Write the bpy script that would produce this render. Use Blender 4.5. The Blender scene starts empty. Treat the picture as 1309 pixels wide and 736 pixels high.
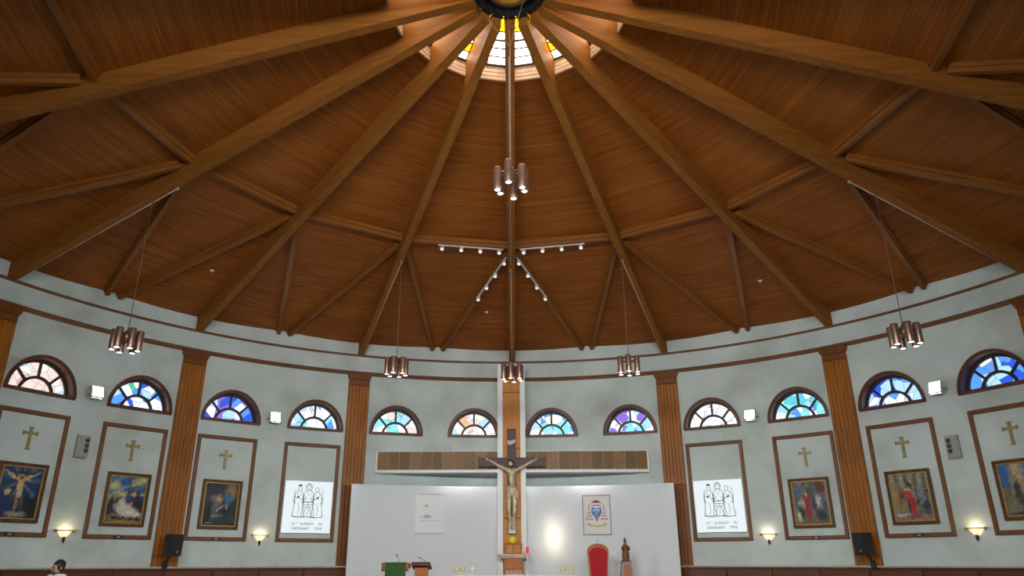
import bpy, bmesh, math, random
from mathutils import Vector, Matrix
random.seed(7)
SC = bpy.context.scene
COL = SC.collection
PI = math.pi
rad = math.radians

# ------------------------------------------------------------------ camera
W_PX, F_PX = 1309.0, 925.02
cam_d = bpy.data.cameras.new('camera')
cam = bpy.data.objects.new('camera', cam_d); COL.objects.link(cam)
cam_d.sensor_fit = 'HORIZONTAL'; cam_d.sensor_width = 36.0
cam_d.lens = F_PX * 36.0 / W_PX
cam_d.shift_x = 15.95 / W_PX
cam_d.clip_end = 500
pit, yaw, rol = rad(20.737), rad(-0.9995), rad(-0.0955)
fw = Vector((math.sin(yaw) * math.cos(pit), math.cos(yaw) * math.cos(pit), math.sin(pit)))
rt = Vector((math.cos(yaw), -math.sin(yaw), 0)); up = rt.cross(fw)
r2 = rt * math.cos(rol) + up * math.sin(rol); u2 = up * math.cos(rol) - rt * math.sin(rol)
mw = Matrix((r2, u2, -fw)).transposed().to_4x4(); mw.translation = Vector((-0.0105, -11.802, 1.6))
cam.matrix_world = mw
SC.camera = cam

# ------------------------------------------------------------------ world, exposure
wd = bpy.data.worlds.new('sky'); SC.world = wd; wd.use_nodes = True
bg = wd.node_tree.nodes['Background']
bg.inputs[0].default_value = (0.93, 0.97, 1.0, 1); bg.inputs[1].default_value = 12.0
SC.view_settings.view_transform = 'Standard'; SC.view_settings.look = 'None'
SC.view_settings.exposure = 0.28; SC.view_settings.gamma = 1.0
SC.view_settings.use_curve_mapping = False
REAR_POWER = 540.0      # narrow rear windows, mostly the added wide high fill windows
FLOOD_POWER = 26.0      # wall floodlights
HALF_POWER = 78.0      # fill area lights added inside the half-round rear windows
PEND_POWER = 14.0       # pendant clusters

# ------------------------------------------------------------------ geometry constants (metres)
R = 14.0; N = 16; D = 2 * PI / N
Z_SILL, Z_DADO, Z_T1, Z_T2 = 5.743, 1.49, 8.435, 7.757
WIN_AZ = [s * a for s in (-1, 1) for a in (5.60, 16.85, 28.12, 39.35, 50.65, 61.85)]
WIN_AZ.sort()
REAR_AZ = [180 + s_ * a for s_ in (-1, 1) for a in (50.65, 61.85)]
def zbot(r): return 8.435 + 0.2915 * (R - r)

# ------------------------------------------------------------------ mesh builder
class MB:
    def __init__(s): s.v = []; s.f = []; s.c = []; s.smooth = []
    def add(s, vs, fs, col=None, smooth=False, mat=None):
        o = len(s.v)
        for p in vs:
            p = Vector(p)
            s.v.append(mat @ p if mat else p)
        for f in fs:
            s.f.append([i + o for i in f]); s.c.append(col); s.smooth.append(smooth)
        return s
    def box(s, x0, x1, y0, y1, z0, z1, mat=None, col=None):
        vs = [(x, y, z) for z in (z0, z1) for y in (y0, y1) for x in (x0, x1)]
        return s.add(vs, [(0, 2, 3, 1), (4, 5, 7, 6), (0, 1, 5, 4), (2, 6, 7, 3), (0, 4, 6, 2), (1, 3, 7, 5)], col, False, mat)
    def bbox(s, x0, x1, y0, y1, z0, z1, b=0.01, mat=None):
        # box with chamfered front edges (front is -y)
        vs = [(x0, y1, z0), (x1, y1, z0), (x1, y1, z1), (x0, y1, z1),
              (x0, y0 + b, z0), (x1, y0 + b, z0), (x1, y0 + b, z1), (x0, y0 + b, z1),
              (x0 + b, y0, z0 + b), (x1 - b, y0, z0 + b), (x1 - b, y0, z1 - b), (x0 + b, y0, z1 - b)]
        fs = [(0, 3, 2, 1), (8, 9, 10, 11)]
        for i in range(4):
            j = (i + 1) % 4
            fs += [(i, j, 4 + j, 4 + i), (4 + i, 4 + j, 8 + j, 8 + i)]
        return s.add(vs, fs, None, False, mat)
    def prism(s, poly, y0, y1, mat=None, smooth=False):
        # polygon given in x,z extruded along y
        n = len(poly)
        vs = [(x, y0, z) for x, z in poly] + [(x, y1, z) for x, z in poly]
        fs = [tuple(range(n)), tuple(range(2 * n - 1, n - 1, -1))]
        fs += [((i + 1) % n, i, n + i, n + (i + 1) % n) for i in range(n)]
        return s.add(vs, fs, None, smooth, mat)
    def lathe(s, prof, seg=16, mat=None, smooth=True, caps=True):
        n = len(prof); vs = []; fs = []
        for k in range(seg):
            a = 2 * PI * k / seg
            vs += [(r * math.cos(a), r * math.sin(a), z) for r, z in prof]
        for k in range(seg):
            l = (k + 1) % seg
            for i in range(n - 1):
                fs.append((k * n + i, l * n + i, l * n + i + 1, k * n + i + 1))
        if caps and prof[0][0] > 1e-6: fs.append(tuple(k * n for k in range(seg))[::-1])
        if caps and prof[-1][0] > 1e-6: fs.append(tuple(k * n + n - 1 for k in range(seg)))
        return s.add(vs, fs, None, smooth, mat)
    def tube(s, path, r, seg=8, cap=True):
        path = [Vector(p) for p in path]; n = len(path); vs = []; fs = []
        for i, p in enumerate(path):
            t = (path[min(i + 1, n - 1)] - path[max(i - 1, 0)]).normalized()
            a = t.cross(Vector((0, 0, 1)))
            if a.length < 1e-3: a = t.cross(Vector((1, 0, 0)))
            a.normalize(); b = t.cross(a)
            rr = r[i] if isinstance(r, (list, tuple)) else r
            vs += [p + (a * math.cos(2 * PI * k / seg) + b * math.sin(2 * PI * k / seg)) * rr for k in range(seg)]
        for i in range(n - 1):
            for k in range(seg):
                l = (k + 1) % seg
                fs.append((i * seg + k, (i + 1) * seg + k, (i + 1) * seg + l, i * seg + l))
        if cap: fs += [tuple(range(seg)), tuple(range(n * seg - 1, (n - 1) * seg - 1, -1))]
        return s.add(vs, fs, None, True)
    def beam(s, p, q, w, h, upv=(0, 0, 1), col=None):
        # rectangular bar from p to q; p,q are the centres of its top face, h hangs down
        p, q = Vector(p), Vector(q); t = (q - p).normalized(); upv = Vector(upv)
        side = t.cross(upv).normalized(); n = side.cross(t).normalized()
        vs = []
        for e in (p, q):
            for a, b in ((-.5, 0), (.5, 0), (.5, -1), (-.5, -1)): vs.append(e + side * a * w + n * b * h)
        return s.add(vs, [(0, 1, 2, 3), (7, 6, 5, 4), (1, 0, 4, 5), (2, 1, 5, 6), (3, 2, 6, 7), (0, 3, 7, 4)], col)
    def ribbon(s, pts, w, y=0.0, closed=False):
        # flat stroke in the x,z plane with mitred joints
        pts = [Vector((a, b)) for a, b in pts]; n = len(pts); vs = []; fs = []
        for i, p in enumerate(pts):
            a = pts[(i - 1) % n] if (closed or i) else p
            b = pts[(i + 1) % n] if (closed or i < n - 1) else p
            t = (b - a)
            if t.length < 1e-9: t = Vector((1, 0))
            t.normalize(); nrm = Vector((-t.y, t.x)) * w / 2
            vs += [(p.x + nrm.x, y, p.y + nrm.y), (p.x - nrm.x, y, p.y - nrm.y)]
        for i in range(n if closed else n - 1):
            j = (i + 1) % n
            fs.append((2 * i, 2 * i + 1, 2 * j + 1, 2 * j))
        return s.add(vs, fs)
    def ellipse(s, cx, cz, rx, rz, y=0.0, seg=20, ang=0.0):
        vs = []
        for k in range(seg):
            a = 2 * PI * k / seg; x, z = rx * math.cos(a), rz * math.sin(a)
            vs.append((cx + x * math.cos(ang) - z * math.sin(ang), y, cz + x * math.sin(ang) + z * math.cos(ang)))
        return s.add(vs, [tuple(range(seg))])
    def build(s, name, mat, parent=None, kind=None):
        me = bpy.data.meshes.new(name)
        me.from_pydata([tuple(v) for v in s.v], [], s.f)
        if any(c is not None for c in s.c):
            at = me.color_attributes.new('tint', 'FLOAT_COLOR', 'CORNER')
            buf = []
            for f, c in zip(s.f, s.c):
                c = c or (1, 1, 1)
                for _ in f: buf += [c[0], c[1], c[2], 1.0]
            at.data.foreach_set('color', buf)
        me.polygons.foreach_set('use_smooth', s.smooth)
        if mat: me.materials.append(mat)
        me.validate(); me.update()
        return link(name, me, parent, kind)
def link(name, me, parent=None, kind=None):
    o = bpy.data.objects.new(name, me); COL.objects.link(o)
    if parent: o.parent = parent
    if kind: o['kind'] = kind
    return o
def tag(o, label, cat=None, group=None, kind=None):
    o['label'] = label
    if cat: o['category'] = cat
    if group: o['group'] = group
    if kind: o['kind'] = kind
    return o
def empty(name, loc=(0, 0, 0), rz=0.0):
    e = bpy.data.objects.new(name, None); COL.objects.link(e)
    e.location = loc; e.rotation_euler = (0, 0, rz); e.empty_display_size = 0.1
    return e
def pol(az, r, z): return (r * math.sin(az), r * math.cos(az), z)
def on_wall(name, az_deg, z, inset=0.0, half=0.0):
    # empty whose local x runs along the wall, local y points out of the room
    a = rad(az_deg); r = math.sqrt(R * R - half * half) - inset
    return empty(name, pol(a, r, z), -a)
def lookup_side(az):
    return 'left' if az < 0 else 'right'

# ------------------------------------------------------------------ materials
MATS = {}
def nt(name):
    m = bpy.data.materials.new(name); m.use_nodes = True
    t = m.node_tree; p = t.nodes['Principled BSDF']
    return m, t, p
def plain(name, col, rough=0.6, metal=0.0, var=0.06, scale=6.0, coat=0.0, emit=None, es=0.0, bump=0.0, spec=0.5):
    if name in MATS: return MATS[name]
    m, t, p = nt(name); n = t.nodes; l = t.links
    tc = n.new('ShaderNodeTexCoord'); nz = n.new('ShaderNodeTexNoise')
    nz.inputs['Scale'].default_value = scale; nz.inputs['Detail'].default_value = 4
    l.new(tc.outputs['Object'], nz.inputs['Vector'])
    rp = n.new('ShaderNodeValToRGB')
    lo = [max(0, c * (1 - var * 2)) for c in col]; hi = [min(1, c * (1 + var * 2)) for c in col]
    rp.color_ramp.elements[0].position = .3; rp.color_ramp.elements[1].position = .7
    rp.color_ramp.elements[0].color = (*lo, 1); rp.color_ramp.elements[1].color = (*hi, 1)
    l.new(nz.outputs['Fac'], rp.inputs[0]); l.new(rp.outputs[0], p.inputs['Base Color'])
    p.inputs['Roughness'].default_value = rough; p.inputs['Metallic'].default_value = metal
    p.inputs['Coat Weight'].default_value = coat; p.inputs['Specular IOR Level'].default_value = spec
    if emit:
        p.inputs['Emission Color'].default_value = (*emit, 1); p.inputs['Emission Strength'].default_value = es
    if bump:
        b = n.new('ShaderNodeBump'); b.inputs['Strength'].default_value = bump; b.inputs['Distance'].default_value = .01
        l.new(nz.outputs['Fac'], b.inputs['Height']); l.new(b.outputs[0], p.inputs['Normal'])
    MATS[name] = m; return m
def wood(name, c0, c1, axis=2, scale=1.0, rough=0.45, tint=False, coat=0.0, spec=.3):
    # grain stretched along one object axis
    if name in MATS: return MATS[name]
    m, t, p = nt(name); n = t.nodes; l = t.links
    tc = n.new('ShaderNodeTexCoord'); mp = n.new('ShaderNodeMapping')
    sc = [14 * scale] * 3; sc[axis] = 0.9 * scale
    mp.inputs['Scale'].default_value = sc
    l.new(tc.outputs['Object'], mp.inputs['Vector'])
    nz = n.new('ShaderNodeTexNoise'); nz.inputs['Scale'].default_value = 1.6; nz.inputs['Detail'].default_value = 6
    nz.inputs['Distortion'].default_value = .6
    l.new(mp.outputs[0], nz.inputs['Vector'])
    big = n.new('ShaderNodeTexNoise'); big.inputs['Scale'].default_value = .45; big.inputs['Detail'].default_value = 3
    l.new(tc.outputs['Object'], big.inputs['Vector'])
    mx = n.new('ShaderNodeMath'); mx.operation = 'MULTIPLY_ADD'; mx.inputs[1].default_value = .55
    l.new(nz.outputs['Fac'], mx.inputs[0])
    m2 = n.new('ShaderNodeMath'); m2.operation = 'MULTIPLY'; m2.inputs[1].default_value = .45
    l.new(big.outputs['Fac'], m2.inputs[0]); l.new(m2.outputs[0], mx.inputs[2])
    rp = n.new('ShaderNodeValToRGB')
    rp.color_ramp.elements[0].position = .36; rp.color_ramp.elements[1].position = .64
    rp.color_ramp.elements[0].color = (*c0, 1); rp.color_ramp.elements[1].color = (*c1, 1)
    l.new(mx.outputs[0], rp.inputs[0])
    out = rp.outputs[0]
    if tint:
        at = n.new('ShaderNodeVertexColor'); at.layer_name = 'tint'
        mm = n.new('ShaderNodeMix'); mm.data_type = 'RGBA'; mm.blend_type = 'MULTIPLY'; mm.inputs[0].default_value = 1
        l.new(out, mm.inputs[6]); l.new(at.outputs[0], mm.inputs[7]); out = mm.outputs[2]
    l.new(out, p.inputs['Base Color'])
    p.inputs['Roughness'].default_value = rough; p.inputs['Coat Weight'].default_value = coat; p.inputs['Specular IOR Level'].default_value = spec
    b = n.new('ShaderNodeBump'); b.inputs['Strength'].default_value = .12; b.inputs['Distance'].default_value = .01
    l.new(nz.outputs['Fac'], b.inputs['Height']); l.new(b.outputs[0], p.inputs['Normal'])
    MATS[name] = m; return m
def lamp(name, col, strength):
    if name in MATS: return MATS[name]
    m, t, p = nt(name)
    p.inputs['Base Color'].default_value = (*[min(1, c) for c in col], 1)
    p.inputs['Emission Color'].default_value = (*col, 1); p.inputs['Emission Strength'].default_value = strength
    MATS[name] = m; return m
def painted(name, rough=0.55, emit=0.0):
    # flat print carried by the mesh's own colour attribute
    if name in MATS: return MATS[name]
    m, t, p = nt(name); at = t.nodes.new('ShaderNodeVertexColor'); at.layer_name = 'tint'
    t.links.new(at.outputs[0], p.inputs['Base Color']); p.inputs['Roughness'].default_value = rough
    if emit:
        t.links.new(at.outputs[0], p.inputs['Emission Color']); p.inputs['Emission Strength'].default_value = emit
    MATS[name] = m; return m
def stained(name, pal, off, scale=3.6, lead=0.012):
    m, t, p = nt(name); n = t.nodes; l = t.links; n.remove(p)
    tc = n.new('ShaderNodeTexCoord'); mp = n.new('ShaderNodeMapping'); mp.inputs['Location'].default_value = (off * 1.73, 0, off * 2.31)
    l.new(tc.outputs['Object'], mp.inputs['Vector'])
    vo = n.new('ShaderNodeTexVoronoi'); vo.inputs['Scale'].default_value = scale; l.new(mp.outputs[0], vo.inputs['Vector'])
    ve = n.new('ShaderNodeTexVoronoi'); ve.feature = 'DISTANCE_TO_EDGE'; ve.inputs['Scale'].default_value = scale; l.new(mp.outputs[0], ve.inputs['Vector'])
    sp = n.new('ShaderNodeSeparateColor'); l.new(vo.outputs['Color'], sp.inputs[0])
    rp = n.new('ShaderNodeValToRGB'); rp.color_ramp.interpolation = 'CONSTANT'
    el = rp.color_ramp.elements
    while len(el) < len(pal): el.new(.5)
    for i, c in enumerate(pal):
        el[i].position = i / len(pal); el[i].color = (*[math.sqrt(.105 * q) for q in c], 1)   # light crosses both faces of a pane
    l.new(sp.outputs[0], rp.inputs[0])
    lt = n.new('ShaderNodeMath'); lt.operation = 'GREATER_THAN'; lt.inputs[1].default_value = lead; l.new(ve.outputs['Distance'], lt.inputs[0])
    mm = n.new('ShaderNodeMix'); mm.data_type = 'RGBA'; l.new(lt.outputs[0], mm.inputs[0])
    mm.inputs[6].default_value = (.10, .10, .12, 1); l.new(rp.outputs[0], mm.inputs[7])
    tr = n.new('ShaderNodeBsdfTransparent'); l.new(mm.outputs[2], tr.inputs[0])
    gl = n.new('ShaderNodeBsdfGlossy'); gl.inputs['Roughness'].default_value = .12
    ms = n.new('ShaderNodeMixShader'); ms.inputs[0].default_value = .05
    l.new(tr.outputs[0], ms.inputs[1]); l.new(gl.outputs[0], ms.inputs[2])
    l.new(ms.outputs[0], n['Material Output'].inputs[0])
    return m
def glass_col(name, c):
    if name in MATS: return MATS[name]
    m, t, p = nt(name); n = t.nodes; l = t.links; n.remove(p)
    tc = n.new('ShaderNodeTexCoord'); nz = n.new('ShaderNodeTexNoise'); nz.inputs['Scale'].default_value = 4
    l.new(tc.outputs['Object'], nz.inputs['Vector'])
    rp = n.new('ShaderNodeValToRGB'); rp.color_ramp.elements[0].color = (*[x * .85 for x in c], 1); rp.color_ramp.elements[1].color = (*c, 1)
    l.new(nz.outputs['Fac'], rp.inputs[0])
    tr = n.new('ShaderNodeBsdfTransparent'); l.new(rp.outputs[0], tr.inputs[0])
    gl = n.new('ShaderNodeBsdfGlossy'); gl.inputs['Roughness'].default_value = .15
    ms = n.new('ShaderNodeMixShader'); ms.inputs[0].default_value = .05
    l.new(tr.outputs[0], ms.inputs[1]); l.new(gl.outputs[0], ms.inputs[2]); l.new(ms.outputs[0], n['Material Output'].inputs[0])
    MATS[name] = m; return m

M_WALL = plain('painted_plaster', (.585, .665, .655), .75, var=.05, scale=.9)
_t = M_WALL.node_tree; _p = _t.nodes['Principled BSDF']; _src = _p.inputs['Base Color'].links[0].from_socket
_tc = _t.nodes.new('ShaderNodeTexCoord'); _n2 = _t.nodes.new('ShaderNodeTexNoise'); _n2.inputs['Scale'].default_value = .42; _n2.inputs['Detail'].default_value = 6; _n2.inputs['Roughness'].default_value = .62
_r2 = _t.nodes.new('ShaderNodeValToRGB'); _r2.color_ramp.elements[0].position = .50; _r2.color_ramp.elements[0].color = (1, 1, 1, 1); _r2.color_ramp.elements[1].position = .68; _r2.color_ramp.elements[1].color = (.80, .80, .74, 1)
_mx = _t.nodes.new('ShaderNodeMix'); _mx.data_type = 'RGBA'; _mx.blend_type = 'MULTIPLY'; _mx.inputs[0].default_value = 1
_t.links.new(_tc.outputs['Object'], _n2.inputs['Vector']); _t.links.new(_n2.outputs['Fac'], _r2.inputs[0]); _t.links.new(_src, _mx.inputs[6]); _t.links.new(_r2.outputs[0], _mx.inputs[7]); _t.links.new(_mx.outputs[2], _p.inputs['Base Color'])
M_WHITE = plain('white_laminate', (.735, .785, .835), .12, var=.01, scale=1.0, coat=.0); M_WHITE.node_tree.nodes['Principled BSDF'].inputs['Coat Roughness'].default_value = .12
M_CASE = plain('white_casing_paint', (.80, .83, .85), .4, var=.01)
M_BOARD = wood('ceiling_board_wood', (.215, .060, .008), (.375, .125, .018), axis=0, scale=.5, rough=.6, tint=True, spec=.15)
M_DECK = plain('dark_deck', (.03, .012, .005), .9)
M_BEAM = wood('glulam_wood', (.215, .078, .013), (.325, .125, .024), axis=0, scale=.5, rough=.55, spec=.08)
M_BRACE = wood('brace_wood', (.20, .068, .012), (.29, .108, .022), axis=0, scale=.6, rough=.5, spec=.2)
M_PIL = wood('pilaster_wood', (.22, .065, .006), (.42, .150, .016), axis=2, scale=1.2, rough=.4, coat=.1)
M_DARKW = wood('dark_trim_wood', (.065, .024, .012), (.13, .05, .022), axis=2, scale=1.5, rough=.5)
M_FRAME = wood('moulding_wood', (.13, .052, .022), (.24, .105, .045), axis=2, scale=1.6, rough=.45)
M_TRIM = wood('trim_wood', (.12, .05, .022), (.21, .09, .04), axis=0, scale=1.2, rough=.5)
M_WAIN = wood('wainscot_wood', (.085, .026, .010), (.16, .05, .018), axis=2, scale=1.2, rough=.45)
M_ORANGE = wood('orange_panel_wood', (.42, .140, .010), (.64, .245, .026), axis=2, scale=1.0, rough=.4)
M_GOLD = plain('gilded_gold', (.55, .34, .09), .38, metal=.7, var=.2, scale=30)
M_BRASS = plain('brushed_brass', (.38, .30, .13), .4, metal=.55, var=.08)
M_BLACK = plain('black_plastic', (.012, .012, .014), .5, var=.1)
M_METALD = plain('dark_metal', (.035, .04, .045), .45, metal=.6, var=.1)
M_COPPER = plain('copper_brown_metal', (.33, .20, .155), .33, metal=.75, var=.05)
M_CABLE = plain('cable_brown', (.20, .11, .06), .6)
M_TRACK = plain('grey_white_enamel', (.62, .60, .58), .5, var=.02)
M_CONDUIT = plain('pale_conduit', (.42, .34, .27), .5, var=.05)

# ------------------------------------------------------------------ floor and platform
def ring_pts(r, n=96, a0=0.0): return [pol(a0 + 2 * PI * k / n, r, 0) for k in range(n)]
mb = MB(); mb.add([(p[0], p[1], 0) for p in ring_pts(R + .6)], [tuple(range(95, -1, -1))])
floor = mb.build('floor', plain('beige_tile', (.22, .20, .17), .35, var=.08, scale=1.5)); tag(floor, 'pale beige tiled floor of the round church', kind='structure')
mb = MB()
arc = [pol(rad(a), 13.6, 0) for a in range(-48, 49, 3)]
pl = [(p[0], p[1]) for p in arc] + [(8.6, 7.8), (4.5, 7.0), (-4.5, 7.0), (-8.6, 7.8)]
n = len(pl)
mb.add([(x, y, .35) for x, y in pl] + [(x, y, 0) for x, y in pl], [tuple(range(n))[::-1]] + [(i, (i + 1) % n, n + (i + 1) % n, n + i) for i in range(n)])
plat = mb.build('floor_platform', plain('pale_marble', (.52, .50, .46), .25, var=.06)); tag(plat, 'raised pale marble sanctuary platform under the altar', kind='structure')

# ------------------------------------------------------------------ round wall with arched openings
HOLE_A, HOLE_H = .895, .965
REAR = [(180.0 + d, hw, z0, z1) for d, hw, z0, z1 in ((10.75, .13, 2.1, 4.5), (12.05, .07, 2.2, 3.5), (9.45, .07, 2.2, 3.3), (-14.0, 1.2, 6.9, 8.3), (.5, 1.2, 6.9, 8.3), (19.8, 1.2, 6.9, 8.3))]  # last three are wide openings added to hold soft fill lights
samples = set()
for k in range(240): samples.add(round(k * 1.5 - 180 + 360 if k * 1.5 - 180 < -180 else k * 1.5 - 180, 4))
holes = []
for az in WIN_AZ + [(q + 180) % 360 - 180 for q in REAR_AZ]:
    h = math.degrees(HOLE_A / R); holes.append((az - h, az + h, az, None))
for az, hw, z0, z1 in REAR:
    h = math.degrees(hw / R); az = (az + 180) % 360 - 180
    holes.append((az - h, az + h, az, (z0, z1)))
samples = {s for s in samples if not any(h[0] - .3 < s < h[1] + .3 for h in holes)}
for h in holes:
    nn = 28 if h[3] is None else 4
    for k in range(nn + 1):
        t = -math.cos(PI * k / nn) if h[3] is None else -1 + 2 * k / nn
        samples.add(h[2] + t * (h[1] - h[0]) / 2)
samples = sorted(samples)
mb = MB(); ZT = 9.6
def span(h, a):
    if h[3]: return h[3]
    t = min(1, max(-1, (a - h[2]) / ((h[1] - h[0]) / 2)))
    return (Z_SILL + .02, Z_SILL + .02 + HOLE_H * math.sqrt(max(0, 1 - t * t)))
for i, a in enumerate(samples):
    b = samples[i + 1] if i + 1 < len(samples) else samples[0] + 360
    mid = ((a + b) / 2 + 180) % 360 - 180
    ra, rb = rad(a), rad(b)
    hs = [h for h in holes if h[0] < mid < h[1]]
    def q(za0, za1, zb0, zb1):
        mb.add([pol(ra, R, za0), pol(rb, R, zb0), pol(rb, R, zb1), pol(ra, R, za1)], [(0, 3, 2, 1)])
    if hs:
        sa, sb = span(hs[0], a), span(hs[0], b)
        q(0, sa[0], 0, sb[0]); q(sa[1], ZT, sb[1], ZT)
    else: q(0, ZT, 0, ZT)
wall = mb.build('wall_round', M_WALL); tag(wall, 'round off-white plaster wall pierced by half-round windows', kind='structure')

def arc_strip(name, mat, r_in, z0, z1, a0=-180, a1=180, step=1.5, profile=None, label=None, kind='structure', parent=None):
    # ring moulding: closed profile (r,z) swept along the wall
    prof = profile or [(R, z0), (R, z1), (r_in, z1), (r_in, z0)]
    k = int(round((a1 - a0) / step)); m = MB(); n = len(prof); vs = []; fs = []
    closed = abs(a1 - a0 - 360) < 1e-6
    for i in range(k if closed else k + 1):
        a = rad(a0 + i * (a1 - a0) / k); vs += [pol(a, r, z) for r, z in prof]
    cnt = len(vs) // n
    for i in range(cnt if closed else cnt - 1):
        j = (i + 1) % cnt
        for p in range(n):
            pp = (p + 1) % n; fs.append((i * n + p, j * n + p, j * n + pp, i * n + pp))
    if not closed: fs += [tuple(range(n))[::-1], tuple(range((cnt - 1) * n, cnt * n))]
    m.add(vs, fs); o = m.build(name, mat, parent)
    if kind: o['kind'] = kind
    if label: o['label'] = label
    return o
arc_strip('trim_1', M_TRIM, R - .05, Z_T1 - .035, Z_T1 + .035, label='thin brown moulding running round the wall just under the roof beams')
arc_strip('trim_2', M_TRIM, R - .07, Z_T2 - .03, Z_T2 + .10, profile=[(R, Z_T2 - .03), (R, Z_T2 + .10), (R - .05, Z_T2 + .10), (R - .09, Z_T2 + .06), (R - .05, Z_T2 - .03)], label='brown wooden moulding running round the wall at the pilaster tops')
arc_strip('trim_3', plain('pale_rail', (.55, .50, .45), .5), R - .16, Z_DADO - .05, Z_DADO, profile=[(R, Z_DADO - .05), (R, Z_DADO), (R - .15, Z_DADO), (R - .16, Z_DADO - .02), (R - .13, Z_DADO - .05)], label='pale ledge capping the dark wooden wainscot')
wains = arc_strip('trim_4', M_DARKW, R - .07, .0, Z_DADO - .05, label='dark reddish wooden wainscot lining the foot of the wall')
me_w = None
for k in range(-12, 12):
    a = (k + .5) * 5.625
    o = None
    if me_w is None:
        m = MB(); h = .5 * rad(5.625) * (R - .07) - .012
        m.bbox(-h, h, -.035, .03, .12, Z_DADO - .10, .02)
        o = m.build('panel', M_WAIN, wains); me_w = o.data
    else: o = link('panel', me_w, wains)
    o.location = pol(rad(a), (R - .085), 0); o.rotation_euler = (0, 0, -rad(a))

# ------------------------------------------------------------------ ceiling: deck, boards, beams, purlins, braces
R_RING, Z_RING = 2.51, zbot(2.51) + .46
R_NODE, Z_NODE = 8.18, zbot(8.18) + .47
R_MID, Z_MID = 14.05, 8.955
ring = [Vector(pol(i * D, R_RING, Z_RING)) for i in range(N)]
node = [Vector(pol(i * D, R_NODE, Z_NODE)) for i in range(N)]
midp = [Vector(pol((i + .5) * D, R_MID, Z_MID)) for i in range(N)]
sA = (Z_NODE - Z_MID) / (R_MID * math.cos(D / 2) - R_NODE)
r_ext = 14.7; z_ext = Z_NODE - sA * (r_ext * math.cos(D / 2) - R_NODE)
mext = [Vector(pol((i + .5) * D, r_ext, z_ext)) for i in range(N)]
up_off = Vector((0, 0, .035))
mb = MB()
for i in range(N):
    j = (i + 1) % N; h = (i - 1) % N
    for poly in ([ring[i], ring[j], node[j], node[i]], [node[i], node[j], midp[i]], [node[i], midp[i], midp[h]], [midp[h], midp[i], mext[i], mext[h]]):
        mb.add([p + up_off for p in poly], [tuple(range(len(poly)))])
ceil = mb.build('ceiling', M_DECK); tag(ceil, 'sixteen-sided conical timber ceiling of brown boards between radiating beams', kind='structure')
BW = .092
def boards(A0, A1, B0, B1, parent):
    # boards lie across the panel between the line A0-A1 and the line B0-B1, stacked from 0 to 1
    mid0, mid1 = (A0 + B0) / 2, (A1 + B1) / 2
    L = (mid1 - mid0).length; n = max(2, int(round(L / BW))); g = .0022 / L
    nrm = (B0 + B1 - A0 - A1).cross(mid1 - mid0).normalized()
    if nrm.z > 0: nrm = -nrm
    m = MB(); inn = -nrm * .02
    # local frame: x along boards so that the grain follows them
    for k in range(n):
        t0, t1 = k / n + g, (k + 1) / n - g
        p = [A0.lerp(A1, t0), B0.lerp(B1, t0), B0.lerp(B1, t1), A0.lerp(A1, t1)]
        v = random.uniform(.88, 1.08); c = (v, v * random.uniform(.96, 1.03), v * random.uniform(.92, 1.04))
        m.add(p + [x + inn for x in p], [(0, 1, 2, 3), (0, 4, 5, 1), (3, 2, 6, 7)], c)
    x = (B0 + B1 - A0 - A1); x = Vector((x.x, x.y, 0)).normalized()
    rot = math.atan2(x.y, x.x)
    mat = Matrix.Translation(mid0) @ Matrix.Rotation(rot, 4, 'Z'); inv = mat.inverted()
    m.v = [inv @ q for q in m.v]
    o = m.build('ceiling_boards', M_BOARD, parent, 'stuff'); o.matrix_local = mat
    return o
for i in range(N):
    j = (i + 1) % N; h = (i - 1) % N
    boards(ring[i], node[i], ring[j], node[j], ceil)
    boards(node[i], midp[i], node[j], midp[i], ceil)
    boards(node[i], midp[h], node[i], midp[i], ceil)
    boards(midp[h], mext[h], midp[i], mext[i], ceil)
# beams share one mesh built along +x
mb = MB(); rin, rout = .72, 13.99
prof = [(rin, zbot(rin)), (rout, zbot(rout)), (rout, zbot(rout) + .49), (R_RING + .02, zbot(R_RING) + .485), (R_RING + .02, zbot(R_RING) + .88), (rin, zbot(rin) + .88)]
mb.prism(prof, -.105, .105)
beam_me = None
for i in range(N):
    if beam_me is None:
        o = mb.build('beam', M_BEAM, ceil); beam_me = o.data
    else: o = link('beam', beam_me, ceil)
    a = i * D; o.rotation_euler = (0, 0, PI / 2 - a)
    k = i if i <= 8 else i - 16
    if k in (-3, -1, 0, 1, 3):
        off = {-3: -.10, -1: -.05, 0: .02, 1: .05, 3: .10}[k]
        r0 = 8.7 if k else 8.75
        m = MB(); m.tube([(r0, off, zbot(r0) - .02), (13.95, off, zbot(13.95) - .012)], .015, 6)
        m.box(r0 - .05, r0 + .03, off - .03, off + .03, zbot(r0) - .04, zbot(r0) + .02)
        if k == 0:
            m.tube([(1.4, off, zbot(1.4) - .02), (8.5, off, zbot(8.5) - .02)], .022, 6)
        c = m.build('conduit', M_CONDUIT, o); c['label'] = 'pale cable conduit under the beam'
pur_me = br_me = None
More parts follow.
